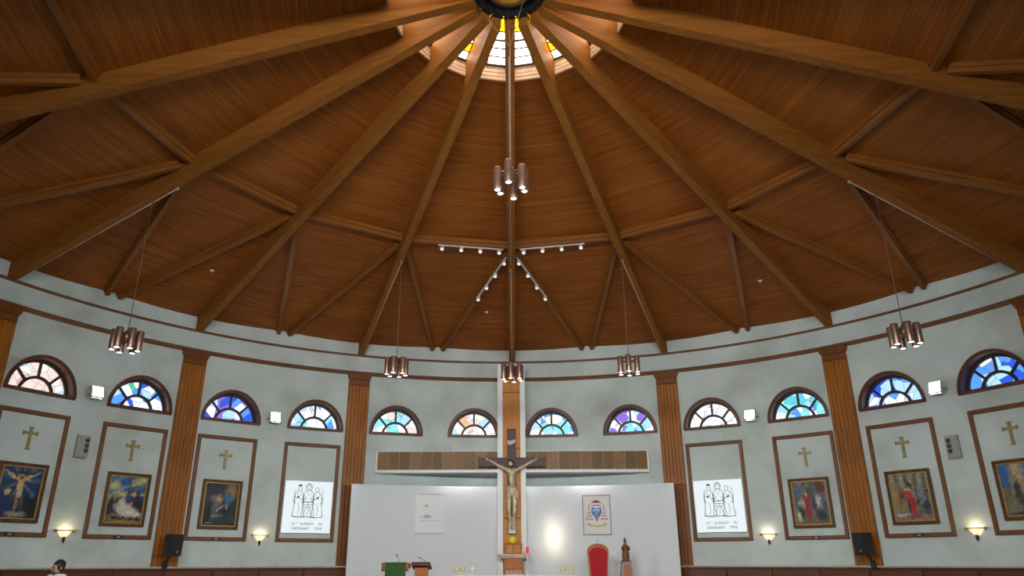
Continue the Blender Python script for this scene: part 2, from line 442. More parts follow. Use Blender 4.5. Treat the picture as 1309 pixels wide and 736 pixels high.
for i in range(N):
    j = (i + 1) % N
    for (P, Q, nm) in ((node[i], node[j], 'purlin'), (node[i], midp[i], 'brace'), (node[j], midp[i], 'brace')):
        t = (Q - P).normalized(); p, q = P.copy(), Q.copy()
        if nm == 'purlin': p += t * .09; q -= t * .09
        else:
            p += t * .30
            tang = Vector(pol((i + .5) * D + PI / 2, 1, 0)) * (-.17 if P is node[i] else .17)
            q = Vector((Q.x, Q.y, Q.z)) + tang; q *= 1.0
            s_ = (13.97 / Vector((q.x, q.y)).length); q.x *= s_; q.y *= s_
            q.z = Z_MID + .03
        xd = (q - p); Ln = xd.length; xd.normalize()
        yd = Vector((0, 0, 1)).cross(xd).normalized(); zd = xd.cross(yd)
        m = MB()
        m.box(0, Ln, -.10, .10, -.09, .02); m.box(0, Ln, -.06, .06, -.19, -.08)
        o = m.build(nm, M_BRACE, ceil)
        mm = Matrix((xd, yd, zd)).transposed().to_4x4(); mm.translation = p; o.matrix_local = mm
# hub
m = MB(); m.lathe([(.47, 12.62), (.55, 12.62), (.57, 12.66), (.57, 13.3), (.47, 13.3), (.47, 12.62)], 32, caps=False)
hub = m.build('hub_ring', M_METALD, ceil)
m = MB(); m.lathe([(0, 12.60), (.3, 12.605), (.455, 12.63), (.468, 12.68)], 32); o = m.build('gold_disc', plain('yellow_gold_paint', (.75, .42, .06), .45, var=.1), hub); o['label'] = 'golden disc closing the roof hub'
for i in range(N):
    m = MB(); m.box(.56, .86, -.125, -.105, zbot(.7) + .22, zbot(.7) + .5); m.box(.56, .86, .105, .125, zbot(.7) + .22, zbot(.7) + .5); m.box(.56, .722, -.11, .11, zbot(.7) + .20, zbot(.7) + .6)
    o = m.build('beam_shoe', M_METALD, hub); o.rotation_euler = (0, 0, PI / 2 - i * D)

# ------------------------------------------------------------------ skylight
sky = empty('window_13', (0, 0, Z_RING)); tag(sky, 'ring of leaded skylight glass round the roof hub', kind='structure')
M_CURB = plain('pale_curb_board', (.66, .50, .36), .55, var=.06)
M_LEAD = plain('dark_lead', (.02, .02, .024), .6)
GL = {'w': glass_col('skylight_clear', (.98, .92, .80)), 'y': glass_col('skylight_yellow', (.95, .62, .04)), 'r': glass_col('skylight_red', (.62, .02, .03)), 'o': glass_col('skylight_amber', (.95, .55, .06))}
g_r0, g_z0, g_r1, g_z1 = R_RING - .03, Z_RING + .40, .62, Z_RING + .40 + .2915 * (R_RING - .65)
GLZ = []
for i in range(N):
    a0, a1 = i * D, (i + 1) * D
    am = (a0 + a1) / 2; ca = math.cos(D / 2)
    # curb of four boards
    m = MB(); hw = R_RING * math.sin(D / 2)
    for k in range(4):
        z0 = -.01 + k * .105
        m.bbox(-hw, hw, -.02, .02, z0, z0 + .10, .012)
    o = m.build('curb', M_CURB, sky); o.location = (R_RING * ca * math.sin(am), R_RING * ca * math.cos(am), 0); o.rotation_euler = (0, 0, -am)
    k = i if i < 8 else i - 16
    front = -5 <= k <= 4
    rng = random.Random(100 + i)
    def gp(t, s):
        r = g_r0 + (g_r1 - g_r0) * t; z = g_z0 + (g_z1 - g_z0) * t
        pa, pb = Vector(pol(a0, r, z)), Vector(pol(a1, r, z))
        return pa.lerp(pb, s) - Vector((0, 0, Z_RING))
    rows = [0, .13, .25, .36, .48, .66, .84, 1.0] if front else [0, 1.0]
    split = .58 if i % 2 == 0 else .42
    bars = MB()
    for ri in range(len(rows) - 1):
        t0, t1 = rows[ri], rows[ri + 1]
        cols = [0, split, 1] if (front and ri < 3) else [0, 1]
        for ci in range(len(cols) - 1):
            s0, s1 = cols[ci], cols[ci + 1]; narrow = (s1 - s0) < .45 and (ci == (1 if split > .5 else 0))
            c = 'w'
            if ri == 4: c = 'y'
            if ri >= 5: c = 'o'
            if narrow and ri == 1: c = rng.choice('yw')
            if narrow and ri == 2: c = rng.choice('ryw')
            if i == 0 and narrow and ri == 1: c = 'y'
            if i == 0 and narrow and ri == 2: c = 'r'
            m = MB(); P = [gp(t0, s0), gp(t0, s1), gp(t1, s1), gp(t1, s0)]
            m.add(P + [p + Vector((0, 0, .012)) for p in P], [(0, 1, 2, 3), (7, 6, 5, 4), (0, 4, 5, 1), (1, 5, 6, 2), (2, 6, 7, 3), (3, 7, 4, 0)])
            m.build('pane', GL[c], sky)
        if ri: bars.beam(gp(t0, 0), gp(t0, 1), .055 if ri == 3 else .032, .02)
        if len(cols) > 2: bars.beam(gp(t0, split), gp(t1, split), .03, .02)
    bars.beam(gp(.01, 0), gp(.01, 1), .05, .03)
    for e in (0.0, 1.0): bars.beam(gp(0, e), gp(1, e), .24, .03)
    bars.build('leading', M_LEAD, sky)
def portal(name, loc, rot, sx, sy, shape='RECTANGLE'):
    L = bpy.data.lights.new(name, 'AREA'); L.shape = shape; L.size = sx; L.size_y = sy; L.cycles.is_portal = True
    o = bpy.data.objects.new(name, L); COL.objects.link(o); o.location = loc; o.rotation_euler = rot; return o
portal('skylight_portal', (0, 0, Z_RING + .12), (0, 0, 0), 5.1, 5.1, 'RECTANGLE')

# ------------------------------------------------------------------ stained glass windows
wh, cr, pk = (.92, .95, .98), (.95, .85, .72), (.92, .62, .55)
lb, mb_, db, nv, cy, gr, te = (.42, .66, .95), (.10, .30, .85), (.03, .10, .62), (.015, .03, .28), (.25, .75, .88), (.06, .55, .30), (.12, .55, .62)
rd, og, vi = (.70, .10, .06), (.90, .42, .20), (.28, .14, .62)
PALS = {0: [cr, wh, cr, pk, lb, pk], 1: [lb, wh, mb_, gr, wh, db], 2: [wh, mb_, vi, lb, wh, db], 3: [wh, lb, cy, wh, mb_, lb],
        4: [cy, wh, cr, lb, wh, pk], 5: [wh, cr, wh, lb, pk, wh, og], 6: [lb, wh, mb_, cr, cy, wh], 7: [wh, vi, cy, wh, lb, cy],
        8: [cr, wh, cr, pk, wh, cr], 9: [cy, te, lb, wh, cy, mb_], 10: [lb, wh, mb_, db, lb, wh], 11: [mb_, lb, db, mb_, lb, wh]}
TINT = ['peach and pale blue', 'blue and green', 'blue and violet', 'pale blue and turquoise', 'turquoise and rose', 'white and red', 'blue and green tinted', 'violet and turquoise', 'cream and peach', 'turquoise green', 'deep blue and white', 'deep royal blue']
WHERE = ['above the leftmost crucifixion painting', 'left of the left far pilaster', 'right of the left far pilaster', 'above the left projection screen', 'right of the left inner pilaster',
         'just left of the tall cross', 'just right of the tall cross', 'left of the right inner pilaster', 'above the right projection screen', 'left of the right far pilaster', 'right of the right far pilaster', 'at the right edge above the last painting']
FA, FH = .925, .985
def half(a, h, n=28, a0=0.0, a1=PI): return [(a * math.cos(a0 + (a1 - a0) * k / n), h * math.sin(a0 + (a1 - a0) * k / n)) for k in range(n + 1)]
def arch_ring(m, a0, h0, a1, h1, y0, y1, n=28, t0=0.0, t1=PI):
    o = half(a0, h0, n, t0, t1); i = half(a1, h1, n, t0, t1); vs = []
    for (x, z), (u, w) in zip(o, i): vs += [(x, y0, z), (u, y0, w), (u, y1, w), (x, y1, z)]
    fs = []
    for k in range(n):
        for p in range(4):
            pp = (p + 1) % 4; fs.append((4 * k + p, 4 * k + pp, 4 * k + 4 + pp, 4 * k + 4 + p))
    fs += [(3, 2, 1, 0), (4 * n, 4 * n + 1, 4 * n + 2, 4 * n + 3)]
    m.add(vs, fs)
shared = {}
def shared_part(key, name, maker, mat, parent):
    if key in shared: return link(name, shared[key], parent)
    m = MB(); maker(m); o = m.build(name, mat, parent); shared[key] = o.data; return o
GA, GH, GY = .80, .845, .26
def mk_frame(m): arch_ring(m, FA, FH, FA - .085, FH - .085, -.045, .30); arch_ring(m, FA + .012, FH + .012, FA - .04, FH - .04, -.06, -.01)
def mk_sill(m): m.bbox(-FA, FA, -.06, .31, -.035, .055, .012)
def mk_bead(m):
    arch_ring(m, FA - .07, FH - .07, GA - .015, GH - .015, GY - .03, GY + .03); m.box(-FA + .06, FA - .06, GY - .03, GY + .03, .0, .085)
def mk_arc(m): arch_ring(m, .475, .475, .40, .40, GY - .03, GY + .03)
def mk_bar(d):
    def f(m):
        c, s = math.cos(rad(d)), math.sin(rad(d)); w = .032
        m.prism([(.44 * c - w * s, .44 * s + w * c), (.44 * c + w * s, .44 * s - w * c), (.82 * c + w * s, .86 * s - w * c), (.82 * c - w * s, .86 * s + w * c)], GY - .028, GY + .028)
    return f
def mk_pane_out(k):
    def f(m):
        n = 8; a0, a1 = rad(45 * k + (2 if k else 3)), rad(45 * k + 43)
        o = half(GA + .01, GH + .01, n, a0, a1); i = half(.44, .44, n, a0, a1)
        m.prism(o + i[::-1], GY - .006, GY + .006)
    return f
def mk_pane_in(m): m.prism(half(.42, .42, 16), GY - .006, GY + .006)
for wi, az in enumerate(WIN_AZ + REAR_AZ):
    rear = wi >= 12
    w = on_wall('window_%d' % (wi + 1 if not rear else wi + 10), az, Z_SILL, half=FA)
    tag(w, 'half-round stained glass window in the rear wall behind the viewer' if rear else 'half-round stained glass window in %s, %s' % (TINT[wi], WHERE[wi]), kind='structure')
    shared_part('wf', 'frame', mk_frame, wood('window_frame_wood', (.095, .036, .018), (.19, .08, .038), axis=0, scale=1.5, rough=.35), w)
    shared_part('ws', 'sill', mk_sill, MATS['window_frame_wood'], w)
    mbar = plain('dark_glazing_bar', (.035, .022, .03), .45)
    shared_part('wb', 'glazing_bead', mk_bead, mbar, w); shared_part('wa', 'arched_bar', mk_arc, mbar, w)
    for d in (45, 90, 135): shared_part('wr%d' % d, 'glazing_bar', mk_bar(d), mbar, w)
    gm = stained('stained_glass_%d' % wi, PALS[wi % 12], wi + 1)
    for k in range(4):
        o = shared_part('p%d' % k, 'pane', mk_pane_out(k), None, w)
        if not o.data.materials: o.data.materials.append(gm)
        o.material_slots[0].link = 'OBJECT'; o.material_slots[0].material = gm
    o = shared_part('pi', 'pane', mk_pane_in, None, w)
    if not o.data.materials: o.data.materials.append(gm)
    o.material_slots[0].link = 'OBJECT'; o.material_slots[0].material = gm
    a = rad(az); p = pol(a, R + .2, Z_SILL + .45)
    portal('window_portal', p, (-PI / 2, 0, -a), 1.6, .85)
    if rear:
        L = bpy.data.lights.new('window_fill_light', 'AREA'); L.shape = 'ELLIPSE'; L.size = 1.5; L.size_y = .8; L.energy = HALF_POWER; L.color = (.86, .97, 1.0); L.spread = rad(80)
        o = bpy.data.objects.new('window_fill_light', L); COL.objects.link(o); o.location = pol(a, R - .08, Z_SILL + .45); o.rotation_euler = (-PI / 2 + rad(13), 0, -a)   # fill light added inside the pane, tilted down away from the ceiling

# ------------------------------------------------------------------ narrow rear windows with daylight, wide ones added for soft fill (behind the camera)
for k, (az, hw, z0, z1) in enumerate(REAR):
    w = on_wall('window_%d' % (30 + k), az, z0, half=hw)
    tag(w, ('narrow tall window' if k < 3 else 'added wide fill-light opening high') + ' in the rear wall behind the viewer', kind='structure')
    m = MB(); H = z1 - z0
    for x0, x1, a, b in ((-hw - .03, -hw + .03, -.06, H + .06), (hw - .03, hw + .03, -.06, H + .06)): m.box(x0, x1, -.05, .25, a, b)
    m.box(-hw, hw, -.05, .25, -.06, .04); m.box(-hw, hw, -.05, .25, H - .04, H + .06); m.box(-hw, hw, .1, .16, H * .62, H * .62 + .03)
    m.build('frame', MATS['window_frame_wood'], w)
    L = bpy.data.lights.new('rear_daylight_fill', 'AREA'); L.shape = 'RECTANGLE'; L.size = 2 * hw - .06; L.size_y = H - .1
    if k == 0: L.shape = 'ELLIPSE'
    L.energy = REAR_POWER * (.075 if k == 0 else .006 if k < 3 else .31); L.color = (1.0, .97, .92) if k > 2 else (1.0, .86, .62); L.spread = rad(92)
    o = bpy.data.objects.new('rear_daylight_fill', L); COL.objects.link(o)
    a = rad(az); o.location = pol(a, R + .08 if k < 3 else R - .07, (z0 + z1) / 2); o.rotation_euler = (-PI / 2 + (rad(9) if k > 2 else 0), 0, -a)

# ------------------------------------------------------------------ pilasters
PLAB = {-3: 'at the left edge of the photo', -2: 'behind the left black speaker', -1: 'left of the white sanctuary panels', 1: 'right of the white sanctuary panels', 2: 'behind the right black speaker', 3: 'at the right edge of the photo'}
def mk_shaft(m, zs):
    n = 6; w = .69 / n
    for k in range(n): m.bbox(-.345 + k * w + .001, -.345 + (k + 1) * w - .001, -.13, .0, zs, 5.85, .012)
    for s in (-1, 1): m.box(s * .345 - .012, s * .345 + .012, -.10, .0, .02, 6.0)
def mk_foot(m, zs):
    n = 6; w = .69 / n
    for k in range(n): m.bbox(-.345 + k * w + .001, -.345 + (k + 1) * w - .001, -.13, .0, .02, zs - .006, .012)
    m.box(-.36, .36, -.15, .0, 0, .03)
def mk_cap(m):
    m.bbox(-.345, .345, -.135, .0, 5.86, 6.05, .01)
    m.prism([(-.345, 6.05), (.345, 6.05), (.40, 6.16), (.40, 6.25), (-.40, 6.25), (-.40, 6.16)], -.17, .0)
    m.box(-.425, .425, -.20, .0, 6.25, 6.29)
for k in (-3, -2, -1, 1, 2, 3):
    e = on_wall('pilaster', k * 22.5, Z_DADO, half=.345); tag(e, 'brown boarded wooden pilaster ' + PLAB[k], 'pilaster', 'wooden pilasters round the wall')
    inner = abs(k) == 1; zs = 2.48 if inner else .28
    shared_part('ps%d' % inner, 'shaft', lambda m: mk_shaft(m, zs), M_PIL, e)
    shared_part('pf%d' % inner, 'lower_shaft', lambda m: mk_foot(m, zs), wood('pilaster_foot_wood', (.13, .038, .006), (.27, .090, .014), axis=2, scale=1.2) if inner else M_PIL, e)
    shared_part('pc', 'capital', mk_cap, wood('capital_wood', (.13, .040, .008), (.24, .080, .016), axis=2, scale=1.2), e)

# ------------------------------------------------------------------ wall panel mouldings, paintings, crosses, screens
PW, PZ0, PZ1 = .918, 2.20, 5.275
def mk_stile(s):
    def f(m): m.bbox(s * (PW - .055) - .055, s * (PW - .055) + .055, -.05, .03, 0, PZ1 - PZ0, .018)
    return f
def mk_rail(z):
    def f(m): m.bbox(-PW + .11, PW - .11, -.048, .03, z, z + .11, .018)
    return f
PAZ = [-61.85, -50.65, -39.40, -28.25, 28.06, 39.50, 50.95, 62.22]
PLABEL = ['round the crucifixion painting at the left edge', 'round the painting of mourners and blue sky', 'round the dark glowing painting on the left', 'round the left projection screen', 'round the right projection screen', 'round the painting with standing red figure', 'round the painting with red figure carrying a cross', 'round the painting at the right edge']
for k, az in enumerate(PAZ):
    e = on_wall('panel_moulding', az, PZ0, half=PW); tag(e, 'brown wooden panel moulding ' + PLABEL[k], 'moulding', 'panel mouldings on the wall')
    shared_part('s-', 'stile', mk_stile(-1), M_FRAME, e); shared_part('s+', 'stile', mk_stile(1), M_FRAME, e)
    shared_part('r0', 'rail', mk_rail(0), M_FRAME, e); shared_part('r1', 'rail', mk_rail(PZ1 - PZ0 - .11), M_FRAME, e)
    if k not in (3, 4):
        def pq(m): m.bbox(-.13, .13, -.065, -.04, .02, .09, .006)
        o = shared_part('pq', 'plaque', pq, plain('dark_bronze_plate', (.05, .04, .035), .35, metal=.5), e)
        def pt(m): m.box(-.045, .045, -.068, -.062, .04, .07)
        shared_part('pt', 'nameplate', pt, plain('pale_nameplate', (.45, .45, .42), .4), o)
# gilt brass crosses
def mk_cu(m): m.bbox(-.036, .036, -.045, 0, 0, .57, .012); m.bbox(-.055, .055, -.05, 0, .535, .57, .008); m.bbox(-.055, .055, -.05, 0, 0, .03, .008)
def mk_ca(m): m.bbox(-.175, .175, -.042, 0, .375, .445, .012); m.bbox(-.19, -.16, -.05, 0, .36, .46, .008); m.bbox(.16, .19, -.05, 0, .36, .46, .008)
for k, what in ((0, 'the crucifixion painting at the left edge'), (1, 'the painting of mourners and blue sky'), (2, 'the dark glowing painting'), (5, 'the painting with standing red figure'), (6, 'the painting with red figure carrying a cross'), (7, 'the painting at the right edge')):
    e = on_wall('wall_cross', PAZ[k], 4.29); tag(e, 'small brass Latin cross on the wall above ' + what, 'cross', 'brass wall crosses')
    shared_part('cu', 'upright', mk_cu, M_BRASS, e); shared_part('ca', 'crossbar', mk_ca, M_BRASS, e)

# painter: layered shapes evaluated on a fine grid, stored as the canvas's own colours
def lerp3(a, b, t): return tuple(a[i] + (b[i] - a[i]) * t for i in range(3))
def hsh(i, j, s): 
    v = math.sin(i * 127.1 + j * 311.7 + s * 74.7) * 43758.5453
    return v - math.floor(v)
def vnoise(x, y, s):
    i, j = math.floor(x), math.floor(y); u, v = x - i, y - j
    u, v = u * u * (3 - 2 * u), v * v * (3 - 2 * v)
    a = hsh(i, j, s) * (1 - u) + hsh(i + 1, j, s) * u; b = hsh(i, j + 1, s) * (1 - u) + hsh(i + 1, j + 1, s) * u
    return a * (1 - v) + b * v
def canvas(name, w, h, fn, mat, parent, nx=84, ny=104, y=-.03, z0=0.0):
    m = MB(); me = bpy.data.meshes.new(name); vs = []; fs = []; cs = []
    for j in range(ny + 1):
        for i in range(nx + 1): vs.append((-w / 2 + w * i / nx, y, z0 + h * j / ny))
    for j in range(ny):
        for i in range(nx):
            a = j * (nx + 1) + i; fs.append((a, a + 1, a + nx + 2, a + nx + 1))
    cs = [fn(i / nx, j / ny) for j in range(ny + 1) for i in range(nx + 1)]
    k = len(vs)
    vs += [(-w / 2, y + .02, z0), (w / 2, y + .02, z0), (w / 2, y + .02, z0 + h), (-w / 2, y + .02, z0 + h)]
    c0, c1, c2, c3 = 0, nx, (ny + 1) * (nx + 1) - 1, ny * (nx + 1)
    fs += [(k, k + 3, k + 2, k + 1), (c0, k, k + 1, c1), (c1, k + 1, k + 2, c2), (c2, k + 2, k + 3, c3), (c3, k + 3, k, c0)]
    cs += [(.1, .08, .06)] * 4
    me.from_pydata(vs, [], fs)
    at = me.color_attributes.new('tint', 'FLOAT_COLOR', 'POINT'); buf = []
    for c in cs: buf += [c[0], c[1], c[2], 1.0]
    at.data.foreach_set('color', buf); me.materials.append(mat); me.update()
    return link(name, me, parent)
def srgb(r, g, b): return tuple(((c / 255 + .055) / 1.055) ** 2.4 if c > 10 else c / 255 / 12.92 for c in (r, g, b))
def art(bgf, shapes, seed):
    def fn(u, v):
        c = bgf(u, v)
        nu, nv = u + .05 * (vnoise(u * 16, v * 16, seed) - .5), v + .05 * (vnoise(u * 16, v * 16, seed + 9) - .5)
        for sh in shapes:
            cx, cy, rx, ry, ang, col, soft = sh
            dx, dy = nu - cx, nv - cy; ca, sa = math.cos(ang), math.sin(ang)
            d = math.hypot((dx * ca + dy * sa) / rx, (-dx * sa + dy * ca) / ry)
            t = 1 if d < 1 - soft else max(0, (1 + soft - d) / (2 * soft)) if soft > 0 and d < 1 + soft else 0
            if t > 0: c = lerp3(c, col, t)
        k = .55 + .55 * vnoise(u * 22, v * 26, seed + 3) + .45 * vnoise(u * 46 + v * 20, v * 40, seed + 5)
        return tuple(min(1, x * k) for x in c)
    return fn
S = srgb
def bg1(u, v):
    d = math.hypot(u - .5, v - .72); a = math.atan2(v - .72, u - .5)
    ray = max(0, math.sin(a * 9 + 1)) * max(0, 1 - d * 1.5)
    return lerp3(lerp3(S(10, 22, 48), S(28, 62, 110), max(0, min(1, v * 1.1 - .1 + .3 * (vnoise(u * 5, v * 5, 1) - .5)))), S(150, 165, 130), .55 * ray)
def bg2(u, v):
    st = vnoise(u * 3 + v * 2, v * 14 - u * 4, 5)
    sky = lerp3(S(28, 90, 150), S(190, 185, 120), max(0, min(1, st * 1.8 - .6)))
    return lerp3(S(38, 36, 30), sky, max(0, min(1, (v - .35) * 5)))
def bg3(u, v):
    d = math.hypot((u - .78) * 1.1, v - .80)
    return lerp3(lerp3(S(16, 22, 28), S(45, 58, 66), vnoise(u * 6, v * 7, 7)), S(190, 160, 80), max(0, .85 - d * 3.2))
def bg6(u, v):
    return lerp3(lerp3(S(70, 74, 66), S(120, 124, 116), vnoise(u * 9, v * 4, 8)), S(98, 88, 66), max(0, min(1, 1 - v * 3)))
def bg7(u, v):
    colm = .5 + .5 * math.sin(u * 26)
    return lerp3(lerp3(S(96, 92, 70), S(150, 156, 150), colm * .8), S(125, 112, 82), max(0, min(1, 1 - v * 3.2)))
def bg8(u, v):
    c = lerp3(S(40, 84, 140), S(60, 120, 180), vnoise(u * 4, v * 4, 4)) if v > .55 else lerp3(S(100, 96, 80), S(130, 120, 92), vnoise(u * 8, v * 8, 2))
    return lerp3(c, S(180, 160, 110), max(0, min(1, 1.3 - abs(u - .42) * 6)) * (1 if v > .4 else 0))
A = []
A.append((bg1, [(.5, .78, .03, .22, 0, S(50, 30, 18), .2), (.5, .88, .30, .022, 0, S(52, 32, 20), .2), (.30, .80, .24, .03, -.45, S(205, 170, 120), .4), (.68, .80, .24, .03, .45, S(205, 170, 120), .4),
        (.49, .62, .075, .16, 0, S(200, 168, 116), .3), (.49, .47, .07, .08, 0, S(200, 190, 170), .3), (.48, .30, .045, .17, 0, S(150, 118, 84), .4), (.49, .79, .075, .055, 0, S(226, 190, 90), .5), (.49, .78, .04, .045, 0, S(120, 74, 44), .3),
        (.20, .30, .17, .28, .2, S(22, 44, 92), .4), (.22, .50, .07, .07, 0, S(196, 176, 130), .4), (.82, .28, .17, .26, -.2, S(14, 16, 24), .4), (.83, .48, .06, .06, 0, S(60, 100, 150), .4), (.5, .08, .22, .05, 0, S(150, 140, 130), .5)]))
A.append((bg2, [(.55, .72, .015, .26, .05, S(50, 40, 30), .3), (.60, .66, .10, .035, .5, S(70, 50, 34), .3), (.20, .40, .20, .18, .3, S(22, 34, 46), .35), (.20, .52, .05, .05, 0, S(150, 120, 92), .4), (.76, .52, .16, .20, -.2, S(52, 42, 58), .35), (.70, .62, .06, .055, 0, S(196, 160, 130), .4),
        (.86, .38, .13, .16, 0, S(20, 22, 34), .35), (.56, .55, .07, .06, 0, S(36, 66, 120), .4), (.52, .28, .30, .14, -.25, S(196, 190, 172), .3), (.42, .42, .09, .10, .2, S(206, 190, 160), .3), (.72, .22, .24, .07, -.2, S(210, 204, 190), .35), (.66, .40, .06, .05, 0, S(190, 120, 100), .4),
        (.20, .13, .20, .06, .2, S(130, 108, 84), .4), (.30, .09, .16, .03, -.2, S(30, 26, 24), .4), (.78, .07, .2, .035, 0, S(40, 34, 28), .4), (.5, .04, .4, .03, 0, S(150, 125, 70), .5)]))
A.append((bg3, [(.72, .66, .10, .17, -.2, S(58, 110, 150), .45), (.76, .79, .06, .05, 0, S(140, 96, 60), .4), (.42, .62, .11, .09, 0, S(176, 150, 96), .5), (.28, .64, .08, .08, 0, S(120, 110, 96), .5), (.38, .48, .12, .06, .4, S(110, 108, 110), .5), (.52, .42, .16, .03, .6, S(150, 150, 150), .5),
        (.30, .32, .06, .16, .2, S(80, 96, 106), .5), (.68, .36, .10, .14, 0, S(20, 26, 30), .4), (.70, .44, .03, .06, 0, S(140, 150, 160), .5), (.40, .24, .16, .03, 0, S(120, 126, 130), .5), (.16, .28, .08, .2, 0, S(14, 18, 22), .4), (.20, .07, .14, .02, 0, S(120, 100, 60), .5)]))
A.append((bg6, [(.16, .76, .10, .12, 0, S(70, 110, 150), .5), (.84, .84, .14, .12, 0, S(104, 44, 28), .4), (.60, .76, .04, .2, 0, S(92, 92, 96), .4), (.40, .36, .105, .27, 0, S(150, 40, 44), .25), (.40, .60, .10, .11, 0, S(150, 44, 48), .3), (.38, .69, .045, .055, 0, S(196, 150, 120), .35), (.22, .46, .09, .13, 0, S(170, 170, 160), .4), (.20, .30, .09, .14, .1, S(46, 60, 48), .4),
        (.74, .52, .11, .14, .2, S(186, 186, 186), .4), (.80, .50, .02, .18, -.5, S(50, 54, 66), .4), (.60, .46, .06, .14, 0, S(50, 54, 84), .4), (.78, .20, .16, .13, -.2, S(42, 54, 50), .35), (.90, .42, .07, .14, 0, S(70, 76, 104), .4), (.12, .18, .06, .12, 0, S(190, 190, 182), .5), (.5, .05, .4, .035, 0, S(110, 90, 60), .5)]))
A.append((bg7, [(.12, .50, .10, .30, 0, S(150, 122, 66), .5), (.30, .50, .10, .16, 0, S(42, 52, 40), .4), (.26, .62, .07, .07, 0, S(120, 84, 70), .4), (.72, .44, .035, .40, -.95, S(62, 42, 28), .2), (.50, .76, .035, .16, .75, S(70, 48, 32), .2), (.50, .34, .115, .24, .12, S(164, 34, 40), .22), (.44, .54, .12, .09, .3, S(172, 50, 54), .25), (.43, .64, .055, .05, 0, S(150, 100, 70), .3),
        (.42, .67, .07, .03, 0, S(206, 168, 90), .5), (.78, .56, .10, .14, 0, S(110, 120, 132), .4), (.86, .30, .12, .11, -.4, S(40, 48, 62), .4), (.30, .30, .07, .16, 0, S(130, 122, 96), .4), (.40, .30, .03, .14, 0, S(60, 44, 36), .4), (.20, .12, .18, .03, 0, S(196, 190, 196), .5), (.48, .10, .2, .03, 0, S(140, 60, 70), .5), (.84, .17, .16, .05, 0, S(70, 74, 80), .5)]))
A.append((bg8, [(.62, .40, .10, .30, 0, S(160, 110, 80), .3), (.72, .24, .16, .17, 0, S(160, 44, 40), .3), (.36, .50, .09, .22, .1, S(52, 56, 66), .35), (.28, .70, .10, .07, .5, S(150, 130, 90), .4), (.42, .30, .05, .16, 0, S(60, 62, 80), .4), (.62, .68, .05, .05, 0, S(190, 150, 112), .3), (.5, .12, .3, .05, 0, S(110, 104, 100), .5), (.40, .04, .4, .03, 0, S(60, 54, 44), .5)]))
def mk_pf(m):
    w, h, t = .595, 1.43, .105
    for a in range(2):
        y0, o, i = ((-.075, 0.0, .055), (-.055, .05, t))[a]
        m.bbox(-w + o, -w + i, y0, .03, o, h - o, .012); m.bbox(w - i, w - o, y0, .03, o, h - o, .012)
        m.bbox(-w + i, w - i, y0, .03, o, i, .012); m.bbox(-w + i, w - i, y0, .03, h - i, h - o, .012)
    n = 26
    for k in range(n):
        z = .04 + k * (h - .08) / (n - 1)
        for s in (-1, 1): m.bbox(s * (w - .028) - .022, s * (w - .028) + .022, -.095, -.07, z - .018, z + .018, .012)
    for k in range(20):
        x = -w + .06 + k * (2 * w - .12) / 19
        for z in (.028, h - .028): m.bbox(x - .018, x + .018, -.095, -.07, z - .022, z + .022, .012)
def mk_lip(m):
    w, h, o, i = .595, 1.43, .085, .112
    m.bbox(-w + o, -w + i, -.062, 0, o, h - o, .006); m.bbox(w - i, w - o, -.062, 0, o, h - o, .006)
    m.bbox(-w + i, w - i, -.062, 0, o, i, .006); m.bbox(-w + i, w - i, -.062, 0, h - i, h - o, .006)
PNT = ['painting of a crucified figure against blue rays in an ornate gilt frame', 'painting of mourners round a white-draped figure under a blue and yellow sky, gilt frame',
       'dark painting with a yellow glow and a blue-robed figure in a gilt frame', 'painting of a standing red-robed figure among grey soldiers in a gilt frame',
       'painting of a red-robed figure carrying a brown cross, gilt frame', 'painting with blue sky and pale column at the right edge, gilt frame']
for (k, az), (bgf, shp), lab, sd in zip(((0, -61.75), (1, -50.45), (2, -39.33), (5, 39.42), (6, 50.83), (7, 62.20)), A, PNT, range(6)):
    e = on_wall('painting', az, 2.525, half=.6); e.rotation_euler.x = -.0; tag(e, lab, 'painting', 'framed station paintings')
    shared_part('pfr', 'frame', mk_pf, plain('carved_gilt_dark', (.16, .085, .028), .42, metal=.35, var=.35, scale=26), e)
    shared_part('plp', 'frame_lip', mk_lip, plain('bright_gilt', (.55, .33, .12), .4, metal=.5, var=.15, scale=20), e)
    canvas('canvas', 1.19 - .2, 1.43 - .2, art(bgf, shp, sd + 1), painted('oil_paint'), e, y=-.035, z0=.10)

# text helper: letters become a flat mesh on their own object
def text_mesh(body, size, align='CENTER'):
    cu = bpy.data.curves.new('letters', 'FONT'); cu.body = body; cu.size = size; cu.align_x = align; cu.resolution_u = 2
    o = bpy.data.objects.new('letters', cu); COL.objects.link(o)
    bpy.context.view_layer.update()
    me = bpy.data.meshes.new_from_object(o.evaluated_get(bpy.context.evaluated_depsgraph_get()))
    bpy.data.objects.remove(o); bpy.data.curves.remove(cu)
    me.transform(Matrix.Rotation(PI / 2, 4, 'X'))
    return me
M_INK = plain('projected_ink', (.07, .085, .10), .8)
M_SCREEN = lamp('projected_white', (.86, .95, 1.0), .62); M_SCREEN.node_tree.nodes['Principled BSDF'].inputs['Base Color'].default_value = (.3, .33, .35, 1)
def arcpts(cx, cz, rx, rz, d0, d1, n=14): return [(cx + rx * math.cos(rad(d0 + (d1 - d0) * k / n)), cz + rz * math.sin(rad(d0 + (d1 - d0) * k / n))) for k in range(n + 1)]
